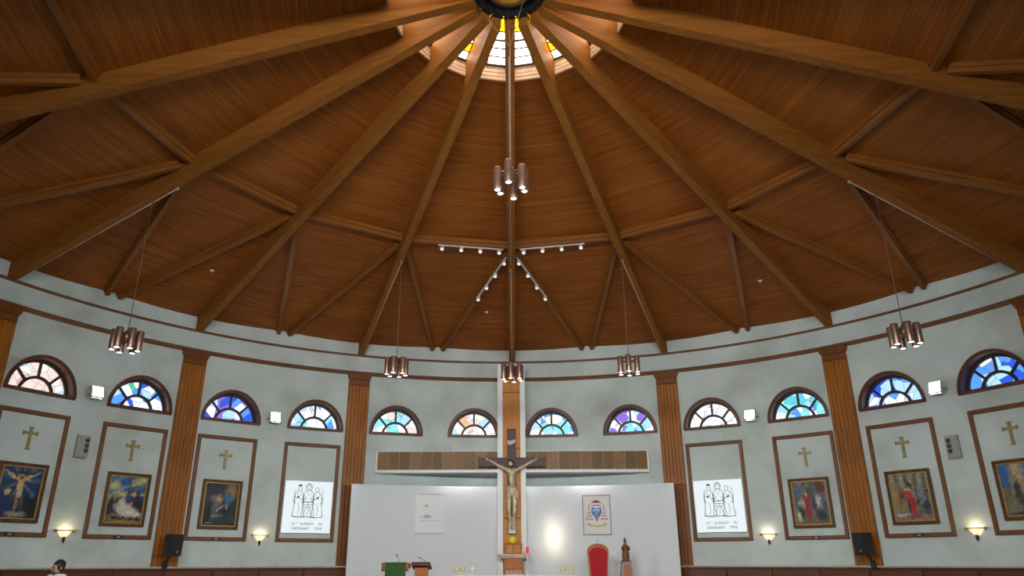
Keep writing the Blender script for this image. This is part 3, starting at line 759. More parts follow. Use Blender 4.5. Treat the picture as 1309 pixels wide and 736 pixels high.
def drawing(m):
    w = .014
    def fig(cx, lean, top, base, sh, hood):
        m.ribbon(arcpts(cx + lean, top - .07, .055, .075, 0, 360, 18), w)                       # head
        if hood: m.ribbon(arcpts(cx + lean, top - .05, .085, .10, -10, 190, 14), w)
        m.ribbon([(cx + lean - .05, top - .14), (cx - sh, top - .24), (cx - sh - .05, top - .44), (cx - sh + .02, top - .52)], w)
        m.ribbon([(cx + lean + .05, top - .14), (cx + sh, top - .24), (cx + sh + .05, top - .42), (cx + sh - .04, top - .52)], w)
        m.ribbon([(cx - sh, top - .30), (cx - sh - .02, base + .3), (cx - sh - .06, base)], w)
        m.ribbon([(cx + sh, top - .30), (cx + sh + .02, base + .3), (cx + sh + .07, base)], w)
        m.ribbon([(cx - .02, top - .5), (cx + .03, base + .2), (cx - .01, base + .02)], w * .8)
        m.ribbon([(cx - sh - .06, base)] + arcpts(cx, base, sh + .06, .03, 180, 360, 10), w)
        m.ribbon([(cx - .05, top - .22), (cx, top - .34), (cx + .07, top - .22)], w * .8)
    fig(-.30, .02, 1.40, .50, .12, False); fig(.0, .0, 1.44, .50, .14, True); fig(.30, -.03, 1.37, .48, .12, False)
    m.ribbon(arcpts(0, 1.37, .105, .105, 0, 360, 24), w * .8)                                    # halo
    m.ellipse(-.29, 1.425, .062, .030); m.ellipse(-.33, 1.06, .045, .032, ang=.5); m.ellipse(.30, 1.05, .045, .028, ang=.6)
    m.ribbon(arcpts(-.0, .86, .17, .11, 180, 360, 14), w); m.ribbon(arcpts(0, .88, .17, .05, 0, 360, 20), w)
    for k in range(4): m.ribbon(arcpts(-.11 + .073 * k, .90, .035, .028, 0, 180, 8), w * .8)
    m.ribbon(arcpts(-.17, 1.05, .10, .06, 200, 380, 10), w); m.ribbon(arcpts(.17, 1.05, .10, .06, 160, 340, 10), w)
    m.ribbon([(.42, 1.33), (.47, 1.1), (.44, .8), (.48, .5)], w * .8); m.ribbon([(-.42, 1.3), (-.46, 1.1), (-.44, .8), (-.47, .5)], w * .8)
    m.ribbon([(-.50, .47), (-.2, .44), (0, .47), (.2, .44), (.50, .46)], w)
    m.ribbon([(-.06, .75), (-.12, .5)], w); m.ribbon([(.06, .75), (.13, .5)], w)
for az, sid in ((-28.30, 'left'), (28.08, 'right')):
    e = on_wall('projection_screen', az, 2.47, half=.77, inset=.02); tag(e, 'bright white screen with line drawing and text on the %s side wall' % sid, 'screen', 'projection screens')
    shared_part('scr', 'screen_sheet', lambda m: m.box(-.765, .765, -.075, -.06, 0, 1.585), M_SCREEN, e)
    shared_part('scb', 'screen_backing', lambda m: (m.box(-.75, .75, -.06, -.03, .01, 1.57), m.box(-.74, -.5, -.07, -.02, -.02, .01), m.box(.5, .74, -.07, -.02, -.02, .01)), M_TRACK, e)
    o = shared_part('scd', 'line_drawing', drawing, M_INK, e); o.location = (0, -.078, .02)
    for key, txt, xx, zz, sz in (('t1', '14', -.43, .235, .115), ('t2', 'SUNDAY', .02, .235, .115), ('t4', 'IN', .45, .235, .115), ('t5', 'ORDINARY', -.17, .095, .115), ('t6', 'TIME', .38, .095, .115), ('t3', 'TH', -.31, .285, .06)):
        if key not in shared:
            me = text_mesh(txt, sz); me.materials.append(M_INK); shared[key] = me
        o = link('lettering', shared[key], e); o.location = (xx, -.078, zz)

# ------------------------------------------------------------------ wall floodlights, sconces, grey wall speakers, black speakers
FL = {-33.9: 'on the left wall beside the left screen', -56.25: 'on the left wall between the far left windows', 33.55: 'on the right wall beside the right screen', 56.2: 'on the right wall between the far right windows'}
def mk_fh(m): m.bbox(-.17, .17, -.10, .0, -.17, .17, .02); [m.box(-.15, .15, .0, .03, -.14 + .07 * k, -.12 + .07 * k) for k in range(5)]
def mk_fg(m): m.bbox(-.145, .145, -.106, -.09, -.145, .145, .004)
def mk_fb(m): m.box(-.20, -.175, -.06, .17, -.03, .03); m.box(.175, .20, -.06, .17, -.03, .03); m.box(-.20, .20, .15, .18, -.03, .03)
ALLF = list(FL)
for az in ALLF:
    e = on_wall('floodlight', az, 5.97, inset=.20); tag(e, 'square white LED floodlight ' + FL.get(az, 'on the side wall out of view at %d degrees' % az), 'floodlight', 'wall floodlights')
    if az not in FL: e['label'] = 'square white LED floodlight on the %s wall behind the viewer' % lookup_side(az)
    o = shared_part('fh', 'housing', mk_fh, M_TRACK, e); o.rotation_euler = (rad(-18), 0, 0)
    g = shared_part('fg', 'lit_panel', mk_fg, lamp('flood_led', (1.0, 1.0, .93), 14.0), e); g.rotation_euler = (rad(-18), 0, 0)
    shared_part('fb', 'bracket', mk_fb, M_TRACK, e)
    L = bpy.data.lights.new('flood_beam', 'AREA'); L.shape = 'SQUARE'; L.size = .28; L.energy = FLOOD_POWER; L.color = (1, .98, .92)
    o = bpy.data.objects.new('flood_beam', L); COL.objects.link(o); o.parent = e
    o.location = (0, -.14, -.03); o.rotation_euler = (rad(-90 + 24), 0, 0)
SN = {-56.3: 'left of the painting of mourners', -33.95: 'left of the left screen', 33.75: 'right of the right screen', 56.7: 'right of the painting with red figure carrying a cross'}
def mk_bowl(m):
    n = 14; vs = []; fs = []; prof = [(.0, -.15), (.06, -.14), (.11, -.09), (.15, -.03), (.175, .015)]
    for k in range(n + 1):
        a = PI * k / n
        vs += [(-r * math.cos(a), -r * math.sin(a) * .75, z) for r, z in prof]
    c = len(prof)
    for k in range(n):
        for i in range(c - 1): fs.append((k * c + i, (k + 1) * c + i, (k + 1) * c + i + 1, k * c + i + 1))
    m.add(vs, fs, None, True)
def mk_srim(m):
    pts = [(-.24 * math.cos(PI * k / 14), -.19 * math.sin(PI * k / 14), .02) for k in range(15)]
    m.tube(pts, .014, 6); m.bbox(-.26, -.20, -.05, .03, -.02, .05, .01); m.bbox(.20, .26, -.05, .03, -.02, .05, .01)
def mk_sfin(m): m.lathe([(0, -.30), (.015, -.28), (.022, -.24), (.03, -.20), (.02, -.155), (.0, -.15)], 10, Matrix.Translation((0, -.05, 0))); m.box(-.03, .03, -.05, .0, -.24, -.10)
for az, wh_ in SN.items():
    e = on_wall('wall_sconce', az, 2.36, inset=.01); tag(e, 'lit glass bowl wall sconce ' + wh_, 'sconce', 'wall sconces')
    shared_part('sb', 'glass_bowl', mk_bowl, lamp('sconce_glass', (1.0, .76, .46), .8), e)
    shared_part('sr', 'rim', mk_srim, M_BRASS, e); shared_part('sf', 'finial', mk_sfin, M_METALD, e)
    L = bpy.data.lights.new('sconce_bulb', 'POINT'); L.energy = 2.4; L.color = (1, .78, .50); L.shadow_soft_size = .05
    o = bpy.data.objects.new('sconce_bulb', L); COL.objects.link(o); o.parent = e; o.location = (.0, -.13, .05)
def mk_gs(m): m.bbox(-.16, .16, -.14, .0, -.30, .30, .03)
def mk_gsg(m): m.bbox(-.13, .13, -.148, -.13, -.27, .27, .006)
def mk_gd(m):
    for z, x in ((.16, .05), (.02, .05), (-.11, .05)): m.lathe([(0, -.01), (.052, -.005), (.06, .012), (.0, .012)], 14, Matrix.Translation((x, -.150, z)) @ Matrix.Rotation(PI / 2, 4, 'X'))
for az, z, sid in ((-56.35, 4.53, 'left'), (56.35, 4.42, 'right')):
    e = on_wall('column_speaker', az, z, inset=.01); tag(e, 'pale grey wall speaker with three dark drivers on the %s wall' % sid, 'speaker', 'pale wall speakers')
    shared_part('gs', 'cabinet', mk_gs, plain('putty_plastic', (.40, .42, .37), .6), e); shared_part('gsg', 'grille', mk_gsg, plain('putty_grille', (.33, .35, .31), .7, var=.15, scale=40), e)
    o = shared_part('gd', 'driver', mk_gd, plain('dark_driver', (.06, .065, .06), .7), e)
    if sid == 'left': o.location.x = .02
    else: o.location.x = -.10
def mk_sp(m):
    m.prism([(-.22, 0), (.22, 0), (.24, .66), (-.24, .66)], -.20, .18)
def mk_spg(m): m.bbox(-.20, .20, -.225, -.20, .03, .63, .01)
def mk_spb(m): m.tube([(0, .1, .1), (0, .18, -.05), (0, .34, -.22)], .03, 8); m.bbox(-.06, .06, .28, .42, -.40, -.15, .01)
for az, sid in ((-45.15, 'left'), (45.6, 'right')):
    e = on_wall('loudspeaker', az, 1.77, inset=.62); tag(e, 'black box loudspeaker on a bracket at the %s far pilaster' % sid, 'loudspeaker', 'black loudspeakers')
    e.rotation_euler.z += rad(10) if sid == 'left' else rad(-14)
    e.scale = (.80, .80, .86)
    shared_part('sp', 'cabinet', mk_sp, M_BLACK, e); shared_part('spg', 'grille', mk_spg, plain('black_mesh', (.02, .02, .022), .8, var=.3, scale=60), e); shared_part('spb', 'bracket', mk_spb, M_BLACK, e)
    o = shared_part('spl', 'badge', lambda m: m.lathe([(0, 0), (.026, 0), (.026, .01), (0, .01)], 10, Matrix.Translation((.03, -.235, .12)) @ Matrix.Rotation(PI / 2, 4, 'X')), plain('pale_badge', (.7, .68, .62), .4), e)

# ------------------------------------------------------------------ pendants
def mk_can(m): m.lathe([(.060, 0), (.076, 0), (.078, .01), (.078, .44), (.072, .46), (0, .46)], 16)
def mk_bulb(m): m.lathe([(0, -.004), (.048, -.002), (.066, .012), (0, .02)], 14)
def pendant(loc, ztop_cable, label, warm, wires=None, stag=None):
    e = empty('pendant_light', loc); tag(e, label, 'pendant light', 'pendant light clusters')
    col = (1.0, .80, .62) if warm else (.93, .95, 1.0)
    mat = lamp('pendant_bulb_warm' if warm else 'pendant_bulb_cool', col, 7.0)
    for k in range(6):
        a = 2 * PI * k / 6 + .35
        x, y = .262 * math.cos(a), .262 * math.sin(a); z = -.46 - (.0 if not stag else stag[k])
        c = shared_part('can', 'can', mk_can, M_COPPER, e); c.location = (x, y, z)
        b = shared_part('bulb' + str(warm), 'bulb', mk_bulb, mat, c)
        b.location = (0, 0, 0)
    m = MB(); m.lathe([(.0, -.30), (.075, -.28), (.075, -.04), (.03, .0), (.012, .06), (0, .06)], 12)
    for k in range(6):
        a = 2 * PI * k / 6 + .35; m.tube([(0, 0, -.12), (.262 * math.cos(a), .262 * math.sin(a), -.12)], .014, 6)
    m.build('hub', M_COPPER, e)
    m = MB()
    if wires:
        y0 = wires; m.tube([(0, 0, .03), (0, 0, y0)], .012, 6)
        m.tube([(0, 0, y0), (-.68, .25, ztop_cable)], .012, 6); m.tube([(0, 0, y0), (.22, .15, ztop_cable - .25), (.30, .1, ztop_cable)], .012, 6); m.tube([(0, 0, y0), (-.04, .5, ztop_cable)], .010, 6)
    else: m.tube([(0, 0, .03), (0, 0, ztop_cable)], .010, 6)
    m.build('cable', M_CABLE, e)
    L = bpy.data.lights.new('pendant_glow', 'SPOT'); L.energy = PEND_POWER * 4; L.color = col; L.spot_size = rad(120); L.spot_blend = .8; L.shadow_soft_size = .25
    o = bpy.data.objects.new('pendant_glow', L); COL.objects.link(o); o.parent = e; o.location = (0, 0, -.48)
    return e
for k, r, z, warm, lab in ((-3, 9.32, 6.47, False, 'cluster of brown cylinder pendants hanging at the far left'), (-1, 8.45, 6.93, True, 'cluster of brown cylinder pendants hanging left of the cross'), (0, 8.5, 6.93, True, 'cluster of brown cylinder pendants hanging in front of the cross top'),
                         (1, 8.45, 6.93, True, 'cluster of brown cylinder pendants hanging right of the cross'), (3, 9.32, 6.47, False, 'cluster of brown cylinder pendants hanging at the far right')):
    a = k * D; pendant(pol(a, r, z), zbot(r) - z, lab, warm)
pendant((0, 0, 8.47), 12.5 - 8.47, 'large cluster of cylinder pendants hanging high from the roof hub', False, wires=11.2 - 8.47, stag=(.0, .06, .0, .06, .0, .06))

# ------------------------------------------------------------------ track lights and smoke detectors
def track(p, q, n, label):
    p, q = Vector(p), Vector(q); xd = (q - p); Ln = xd.length; xd.normalize(); yd = Vector((0, 0, 1)).cross(xd).normalized(); zd = xd.cross(yd)
    e = empty('track_light', p); tag(e, label, 'track light', 'white track lights')
    m = MB(); m.beam((0, 0, 0), q - p, .05, .035); m.build('rail', M_TRACK, e)
    for k in range(n):
        t = (.06 + .88 * k / (n - 1)) * Ln; c = xd * t
        m = MB(); m.lathe([(0, -.06), (.018, -.06), (.018, 0), (0, 0)], 8, Matrix.Translation(c)); aim = Matrix.Translation(c + Vector((0, 0, -.06))) @ Matrix.Rotation(rad(150), 4, 'X')
        m.lathe([(0, -.05), (.045, -.045), (.06, .0), (.06, .13), (.05, .135), (0, .12)], 12, aim)
        h = m.build('spot_head', M_TRACK, e)
        m = MB(); m.lathe([(0, .137), (.05, .137), (.05, .14), (0, .141)], 12, aim); m.build('lens', lamp('track_lens', (1, .97, .95), .5), h)
def nd(i, dz=-.205): v = node[i % N].copy(); v.z += dz; return v
n0 = nd(0); nl, nr = nd(-1), nd(1); ml, mr = midp[-1].copy(), midp[0].copy(); ml.z -= .19; mr.z -= .19
track(n0.lerp(nl, .69), n0.lerp(nl, .08), 4, 'white track of four spotlights on the purlin left of centre beam')
track(n0.lerp(nr, .08), n0.lerp(nr, .69), 4, 'white track of four spotlights on the purlin right of centre beam')
track(n0.lerp(ml, .06), n0.lerp(ml, .42), 4, 'white sloping track of spotlights on the brace left of centre beam')
track(n0.lerp(mr, .06), n0.lerp(mr, .42), 4, 'white sloping track of spotlights on the brace right of centre beam')
for az, sid in ((-48.91, 'left part of the ceiling'), (-4.26, 'centre of the ceiling'), (40.61, 'right part of the ceiling')):
    m = MB(); m.lathe([(0, -.06), (.04, -.055), (.065, -.03), (.07, 0), (0, 0)], 14)
    z = zbot(11.6) + .45; o = m.build('smoke_detector', M_TRACK); o.location = pol(rad(az), 11.6, z); o.rotation_euler = (0, 0, 0)
    tag(o, 'small white smoke detector on the ' + sid, 'smoke detector', 'smoke detectors')

# ------------------------------------------------------------------ sanctuary: white panels, great cross, crucifix
RP = 13.32
for a0, a1, sid, lab in ((-23.05, -2.27, 'left', 'tall curved white laminate panel left of the cross'), (1.88, 22.75, 'right', 'tall curved glossy white laminate panel right of the cross')):
    m = MB(); n = 96; vs = []; fs = []
    for k in range(n + 1):
        a = rad(a0 + (a1 - a0) * k / n)
        vs += [pol(a, RP, .35), pol(a, RP, 3.975), pol(a, RP + .10, 3.975), pol(a, RP + .10, .35)]
    for k in range(n):
        for p in range(4):
            pp = (p + 1) % 4; fs.append((4 * k + p, 4 * k + 4 + p, 4 * k + 4 + pp, 4 * k + pp))
    fs += [(0, 1, 2, 3), (4 * n + 3, 4 * n + 2, 4 * n + 1, 4 * n)]
    m.add(vs, fs, None, False); o = m.build('altar_backdrop', M_WHITE); tag(o, lab, 'panel', 'white sanctuary panels')
CX = -.045
gx = empty('wall_great_cross', (CX, 13.05, .35)); gx.name = 'great_cross'; tag(gx, 'tall white cased wall cross with orange wood and woven panels', 'cross')
m = MB(); m.box(-.475, -.30, 0, .925, 0, 7.80); m.box(.30, .475, 0, .925, 0, 7.80); m.box(-.30, .30, .06, .925, 0, 7.80); m.box(-.30, .30, 0, .07, 7.72, 7.80); m.build('upright_casing', M_CASE, gx)
def curved_back(m, x0, x1, z0, z1, y0=.05):
    n = 10; vs = []; fs = []
    for k in range(n + 1):
        x = x0 + (x1 - x0) * k / n; yb = max(y0 + .05, math.sqrt(R * R - (x + CX) ** 2) - 13.05 - .01)
        vs += [(x, y0, z0), (x, y0, z1), (x, yb, z1), (x, yb, z0)]
    for k in range(n):
        for p in range(4):
            pp = (p + 1) % 4; fs.append((4 * k + p, 4 * k + 4 + p, 4 * k + 4 + pp, 4 * k + pp))
    fs += [(0, 1, 2, 3), (4 * n + 3, 4 * n + 2, 4 * n + 1, 4 * n)]
    m.add(vs, fs)
for s, x0, x1 in ((-1, -4.60, -.475), (1, .475, 4.62)):
    m = MB(); curved_back(m, x0, x1, 4.06, 4.78, .05); arm = m.build('cross_arm', M_CASE, gx)
    n = 11; w = (abs(x1 - x0) - .06) / n
    for k in range(n):
        xa = (.475 + k * w) * s if s > 0 else -.475 - (k + 1) * w
        m = MB(); m.bbox(xa + .006, xa + w - .006, .02, .055, 4.16, 4.755, .008)
        for j in range(7):
            if (k + (s > 0)) % 2: m.box(xa + .012, xa + w - .012, .012, .03, 4.19 + j * .078, 4.19 + j * .078 + .062)
            else: m.box(xa + .015 + j * (w - .03) / 7, xa + .015 + (j + .8) * (w - .03) / 7, .012, .03, 4.175, 4.74)
        m.build('woven_panel', wood('wicker_%d' % ((k * 2 + (s > 0)) % 3), *(((.13, .060, .020), (.30, .16, .06)), ((.10, .055, .022), (.25, .14, .06)), ((.17, .088, .032), (.36, .20, .08)))[(k * 2 + (s > 0)) % 3], axis=0 if k % 2 else 2, scale=3), arm)
for z0, z1 in ((6.77, 7.70), (4.85, 6.75), (2.6, 4.83), (0, 2.58)):
    m = MB(); m.bbox(-.298, .298, -.03, .06, z0, z1, .012)
    m.build('wood_panel', M_ORANGE, gx)
# crucifix
cz = empty('crucifix', (CX, 12.98, 2.45)); tag(cz, 'dark wooden crucifix with gilded figure fixed on the great cross', 'crucifix')
M_CRX = wood('purple_brown_wood', (.055, .030, .036), (.095, .055, .060), axis=2, scale=2)
m = MB(); m.bbox(-.135, .135, -.12, 0, .55, 3.38, .015); m.build('post', M_CRX, cz)
m = MB(); m.bbox(-.125, .125, -.11, 0, 0, .56, .015); m.build('post_foot', plain('grey_metal_sheath', (.20, .21, .22), .3, metal=.5), cz)
m = MB(); m.bbox(-1.10, 1.10, -.115, 0, 2.12, 2.42, .015); m.build('arm_beam', M_CRX, cz)
for s in (-1, 1):
    m = MB(); m.bbox(s * 1.10 - .02, s * 1.10 + .02, -.125, .005, 2.10, 2.44, .006); m.build('end_cap', plain('dark_end_cap', (.05, .04, .035), .5), cz)
m = MB()
pts = [(-.13, 2.86), (-.05, 2.84), (.06, 2.88), (.13, 2.90), (.14, 3.02), (.05, 3.0), (-.04, 2.97), (-.14, 2.99)]
m.prism(pts, -.14, -.12); m.build('title_plate', plain('pale_bronze', (.42, .37, .25), .5, metal=.3), cz)

def skin_figure(name, joints, edges, mat, parent=None, root=0, sub=2):
    me = bpy.data.meshes.new(name); me.from_pydata([j[:3] for j in joints], edges, []); me.update()
    o = link(name, me, parent); me.materials.append(mat)
    md = o.modifiers.new('skin', 'SKIN'); md.use_smooth_shade = True; md.branch_smoothing = .6
    for i, j in enumerate(joints):
        rr = j[3] if isinstance(j[3], tuple) else (j[3], j[3])
        me.skin_vertices[0].data[i].radius = rr; me.skin_vertices[0].data[i].use_root = (i == root)
    sb = o.modifiers.new('smooth', 'SUBSURF'); sb.levels = sub; sb.render_levels = sub
    return o
def hand(m, root, d, side, size, curl=0.25):
    # palm and five fingers as tapered tubes; d points along the hand
    d = Vector(d).normalized(); sd = Vector(side).normalized(); n = d.cross(sd)
    rt_ = Vector(root)
    m.tube([rt_, rt_ + d * .05 * size, rt_ + d * .10 * size], [.030 * size, .042 * size, .036 * size], 8)
    for k, (o, L) in enumerate(((-.030, .075), (-.010, .088), (.010, .082), (.030, .062))):
        b = rt_ + d * .095 * size + sd * o * size
        m.tube([b, b + d * L * .5 * size, b + d * L * .9 * size + n * curl * L * size], [.0105 * size, .0095 * size, .007 * size], 6)
    b = rt_ + d * .035 * size - sd * .035 * size
    m.tube([b, b + (d * .6 - sd * .5) * .045 * size, b + (d * 1.0 - sd * .55) * .075 * size], [.012 * size, .011 * size, .008 * size], 6)
K = 1.0
J = [(0, -.17, 1.22, (.135, .10)), (0.01, -.18, 1.42, (.115, .085)), (0.01, -.20, 1.65, (.15, .105)), (0.0, -.19, 1.88, (.155, .10)), (-.01, -.22, 1.99, .058), (-.03, -.26, 2.06, .085), (-.035, -.27, 2.13, .090), (-.03, -.25, 2.19, .055),
     (-.22, -.18, 1.94, .072), (-.46, -.16, 2.07, .055), (-.70, -.15, 2.20, .042), (-.76, -.15, 2.235, .034),
     (.22, -.18, 1.94, .072), (.46, -.16, 2.07, .055), (.70, -.15, 2.20, .042), (.76, -.15, 2.235, .034),
     (-.09, -.18, 1.15, .105), (-.10, -.25, .68, .078), (-.06, -.17, .26, .050), (-.03, -.19, .12, .042), (-.02, -.28, .05, .035),
     (.09, -.18, 1.15, .105), (.09, -.25, .67, .078), (.04, -.17, .26, .050), (.03, -.20, .12, .042), (.02, -.29, .05, .035)]
J = [(j[0], j[1], j[2] + .10, j[3]) for j in J]
E_ = [(0, 1), (1, 2), (2, 3), (3, 4), (4, 5), (5, 6), (6, 7), (3, 8), (8, 9), (9, 10), (10, 11), (3, 12), (12, 13), (13, 14), (14, 15), (0, 16), (16, 17), (17, 18), (18, 19), (19, 20), (0, 21), (21, 22), (22, 23), (23, 24), (24, 25)]
M_CORP = plain('antique_gilt_figure', (.58, .47, .29), .42, metal=.25, var=.2, scale=9)
body = skin_figure('figure', J, E_, M_CORP, cz); body['label'] = 'gilded figure with outstretched arms'
for sg in (-1, 1):
    m = MB(); hand(m, (sg * .76, -.15, 2.33), (sg * .85, 0, .5), (-sg * .5, 0, .85), .95); m.build('hand', M_CORP, body)
m = MB(); m.lathe([(.0, .10), (.07, .09), (.10, .03), (.105, -.03), (.09, -.12), (.06, -.20), (0, -.2)], 12, Matrix.Translation((-.03, -.225, 2.25)))
m.build('hair', plain('dark_bronze_hair', (.06, .045, .03), .6), body)
m = MB(); m.lathe([(.145, .20), (.155, .12), (.165, .0), (.15, -.10), (.10, -.13)], 16, Matrix.Translation((0, -.18, 1.28)) @ Matrix.Diagonal((1, .78, 1, 1)))
m.add([(.12, -.24, 1.38), (.20, -.24, 1.32), (.19, -.22, 1.06), (.12, -.22, 1.12)], [(0, 1, 2, 3), (3, 2, 1, 0)])
m.build('loincloth', plain('pale_gilt_cloth', (.58, .50, .36), .5, metal=.2, var=.15, scale=14), body)
# tabernacle group
m_orange2 = wood('tabernacle_wood', (.33, .10, .022), (.50, .19, .045), axis=0, scale=2)
e = empty('stone_shelf', (0, 12.75, 1.73)); tag(e, 'pinkish stone shelf on a wooden block at the foot of the cross', 'shelf')
m = MB(); m.bbox(-.50, .50, -.22, .25, .03, .11, .015); m.bbox(-.44, .44, -.19, .25, -.02, .03, .01); m.build('slab', plain('pink_stone', (.60, .42, .35), .4), e)
m = MB(); m.bbox(-.30, .30, -.12, .25, -1.38, -.02, .015); m.bbox(-.24, .24, -.14, -.10, -.32, -.06, .01); m.build('pedestal', m_orange2, e)
m = MB()
for k in range(5): m.lathe([(0, 0), (.05, .01), (.06, .05), (.04, .09), (0, .10)], 10, Matrix.Translation((-.2 + .1 * k, -.16, -.48 + .02 * (k % 2))))
m.bbox(-.28, .28, -.20, -.10, -.56, -.46, .01); m.build('carved_relief', plain('pale_relief', (.62, .45, .34), .5), e)
e = empty('tabernacle', (CX + .03, 12.72, 1.84)); tag(e, 'small orange wooden tabernacle with two doors on the stone shelf', 'tabernacle')
m = MB(); m.bbox(-.25, .25, -.10, .22, 0, .30, .01); m.bbox(-.27, .27, -.12, .22, .29, .33, .01); m.build('body', m_orange2, e)
for s in (-1, 1):
    m = MB(); m.bbox(s * .115 - .10, s * .115 + .10, -.115, -.09, .03, .27, .008); o = m.build('door', wood('door_wood', (.42, .16, .03), (.62, .28, .06), axis=2, scale=2), e)
    m = MB(); m.lathe([(0, 0), (.014, .004), (.014, .012), (0, .02)], 8, Matrix.Translation((s * .03, -.118, .15)) @ Matrix.Rotation(PI / 2, 4, 'X')); m.build('knob', M_BRASS, o)
e = empty('medallion', (CX + .0, 12.985, 2.275)); tag(e, 'bright yellow round medallion below the crucifix', 'medallion')
m = MB(); m.lathe([(0, 0), (.10, .0), (.115, .02), (.10, .04), (0, .045)], 20, Matrix.Rotation(PI / 2, 4, 'X')); m.build('disc', plain('bright_yellow', (.85, .70, .03), .4), e)
m = MB()
for k in range(12):
    a = 2 * PI * k / 12; c, s = math.cos(a), math.sin(a); L = .17 if k % 3 == 0 else .14
    m.prism([(.10 * c - .02 * s, .10 * s + .02 * c), (.10 * c + .02 * s, .10 * s - .02 * c), (L * c, L * s)], -.015, 0)
m.build('rays', plain('yellow_gilt', (.70, .52, .05), .4), e)
e = empty('sanctuary_lamp', (.43, 12.34, .35)); tag(e, 'slim pale stand holding a red glass candle right of the shelf', 'lamp')
m = MB(); m.lathe([(0, 0), (.14, 0), (.15, .02), (.06, .05), (0, .05)], 16); m.build('base', M_BLACK, e)
m = MB(); m.lathe([(.03, .05), (.03, .7), (.07, .78), (.085, .90), (.03, 1.0), (.03, 1.44), (.05, 1.5), (0, 1.5)], 12); m.build('stand', plain('pale_acrylic', (.62, .66, .72), .25), e)
m = MB(); m.lathe([(.0, 1.50), (.035, 1.50), (.048, 1.56), (.045, 1.70), (.038, 1.70), (0, 1.68)], 12); m.build('red_glass', plain('red_glass', (.60, .01, .04), .2, emit=(.9, .05, .12), es=.5), e)

# ------------------------------------------------------------------ crest and poster on the white panels
def on_panel(name, az, z): a = rad(az); return empty(name, pol(a, RP - .01, z), -a)
e = on_panel('crest_picture', 11.82, 2.415); tag(e, 'framed bishop crest with blue shield and red hat on white panel', 'picture')
m = MB()
for x0, x1, z0, z1 in ((-.46, -.43, 0, 1.25), (.43, .46, 0, 1.25), (-.43, .43, 0, .03), (-.43, .43, 1.22, 1.25)): m.bbox(x0, x1, -.035, .0, z0, z1, .006)
m.build('frame', plain('grey_frame', (.30, .29, .30), .4), e)
m = MB(); m.box(-.435, .435, -.02, -.012, .02, 1.23); sh = m.build('sheet', plain('cream_sheet', (.72, .71, .69), .5, var=.01), e)
M_RED = plain('crest_red', (.28, .03, .05), .6); M_BLUE = plain('crest_blue', (.06, .22, .55), .6, var=.2, scale=12); M_GOLDP = plain('crest_gold', (.62, .45, .14), .6); M_DKB = plain('crest_dark_blue', (.03, .05, .16), .6)
m = MB(); m.ellipse(0, 1.03, .155, .028, -.023); m.ellipse(0, 1.055, .07, .035, -.024); m.ellipse(0, 1.03, .12, .012, -.025)
m.build('hat', M_RED, sh)
m = MB(); m.prism([(-.15, .86), (0, .83), (.15, .86), (.17, .72), (.12, .60), (0, .52), (-.12, .60), (-.17, .72)], -.026, -.02); m.ribbon(arcpts(0, .88, .15, .05, 20, 160, 10), .03, -.024); shd = m.build('shield', M_BLUE, sh)
m = MB(); m.prism([(-.03, .86), (.03, .86), (.035, .74), (-.035, .74)], -.029, -.025); m.ellipse(-.08, .77, .03, .05, -.028); m.ellipse(.08, .77, .03, .05, -.028); m.ellipse(0, .68, .03, .025, -.028); m.build('charges', plain('crest_pale', (.45, .62, .80), .6), shd)
m = MB(); m.prism([(-.09, .60), (.09, .60), (.0, .40)], -.027, -.024); m.ellipse(0, .60, .08, .05, -.028); m.build('lower_field', plain('crest_violet', (.30, .16, .36), .6), shd)
m = MB()
for s in (-1, 1):
    m.ribbon([(s * .10, 1.0), (s * .24, .95), (s * .24, .80)], .010, -.022)
    for row in range(5):
        for k in range(max(1, row)):
            x = s * (.24 + (k - (max(1, row) - 1) / 2) * .062); z = .86 - row * .095 + .02
            m.prism([(x - .02, z - .03), (x + .02, z - .03), (x + .010, z + .025), (x - .010, z + .025)], -.024, -.021)
m.build('tassels', plain('crest_maroon', (.20, .05, .10), .6), sh)
m = MB(); m.ribbon([(-.29, .33), (-.20, .30), (-.10, .285), (0, .28), (.10, .285), (.20, .30), (.29, .33)], .05, -.022); m.ellipse(-.27, .345, .045, .03, -.0225); m.ellipse(.27, .345, .045, .03, -.0225); m.build('scroll', M_GOLDP, sh)
e = on_panel('poster', -11.95, 2.49); tag(e, 'faint white poster with pink sun emblem on left white panel', 'poster')
m = MB(); m.box(-.47, .47, -.012, -.002, 0, 1.20); ps = m.build('sheet', plain('white_sheet', (.725, .765, .80), .35, var=.008), e)
m = MB(); m.bbox(-.47, .47, -.03, 0, -.03, .0, .006); m.bbox(-.42, .42, -.025, 0, 1.20, 1.22, .006); m.build('hanger_rail', plain('pale_grey_rail', (.48, .50, .53), .4), e)
m = MB(); m.ellipse(-.11, .84, .055, .055, -.014)
for k in range(10):
    a = 2 * PI * k / 10; m.prism([(-.11 + .08 * math.cos(a) - .012 * math.sin(a), .82 + .08 * math.sin(a) + .012 * math.cos(a)), (-.11 + .08 * math.cos(a) + .012 * math.sin(a), .82 + .08 * math.sin(a) - .012 * math.cos(a)), (-.11 + .17 * math.cos(a), .82 + .17 * math.sin(a))], -.014, -.012)
m.build('sun_emblem', plain('pale_pink_print', (.70, .60, .57), .6), ps)
m = MB(); m.ellipse(-.115, .845, .035, .03, -.0155); m.build('emblem_centre', plain('rose_print', (.45, .30, .30), .6), ps)
m = MB()
for k, (x, h_) in enumerate(((-.27, .06), (-.17, .09), (-.12, .13), (-.07, .10), (-.02, .12), (.03, .07))): m.prism([(x - .022, .47), (x + .022, .47), (x + .012, .47 + h_), (x - .012, .47 + h_)], -.014, -.012)
m.build('figures_print', plain('grey_green_print', (.32, .35, .35), .6), ps)
m = MB()
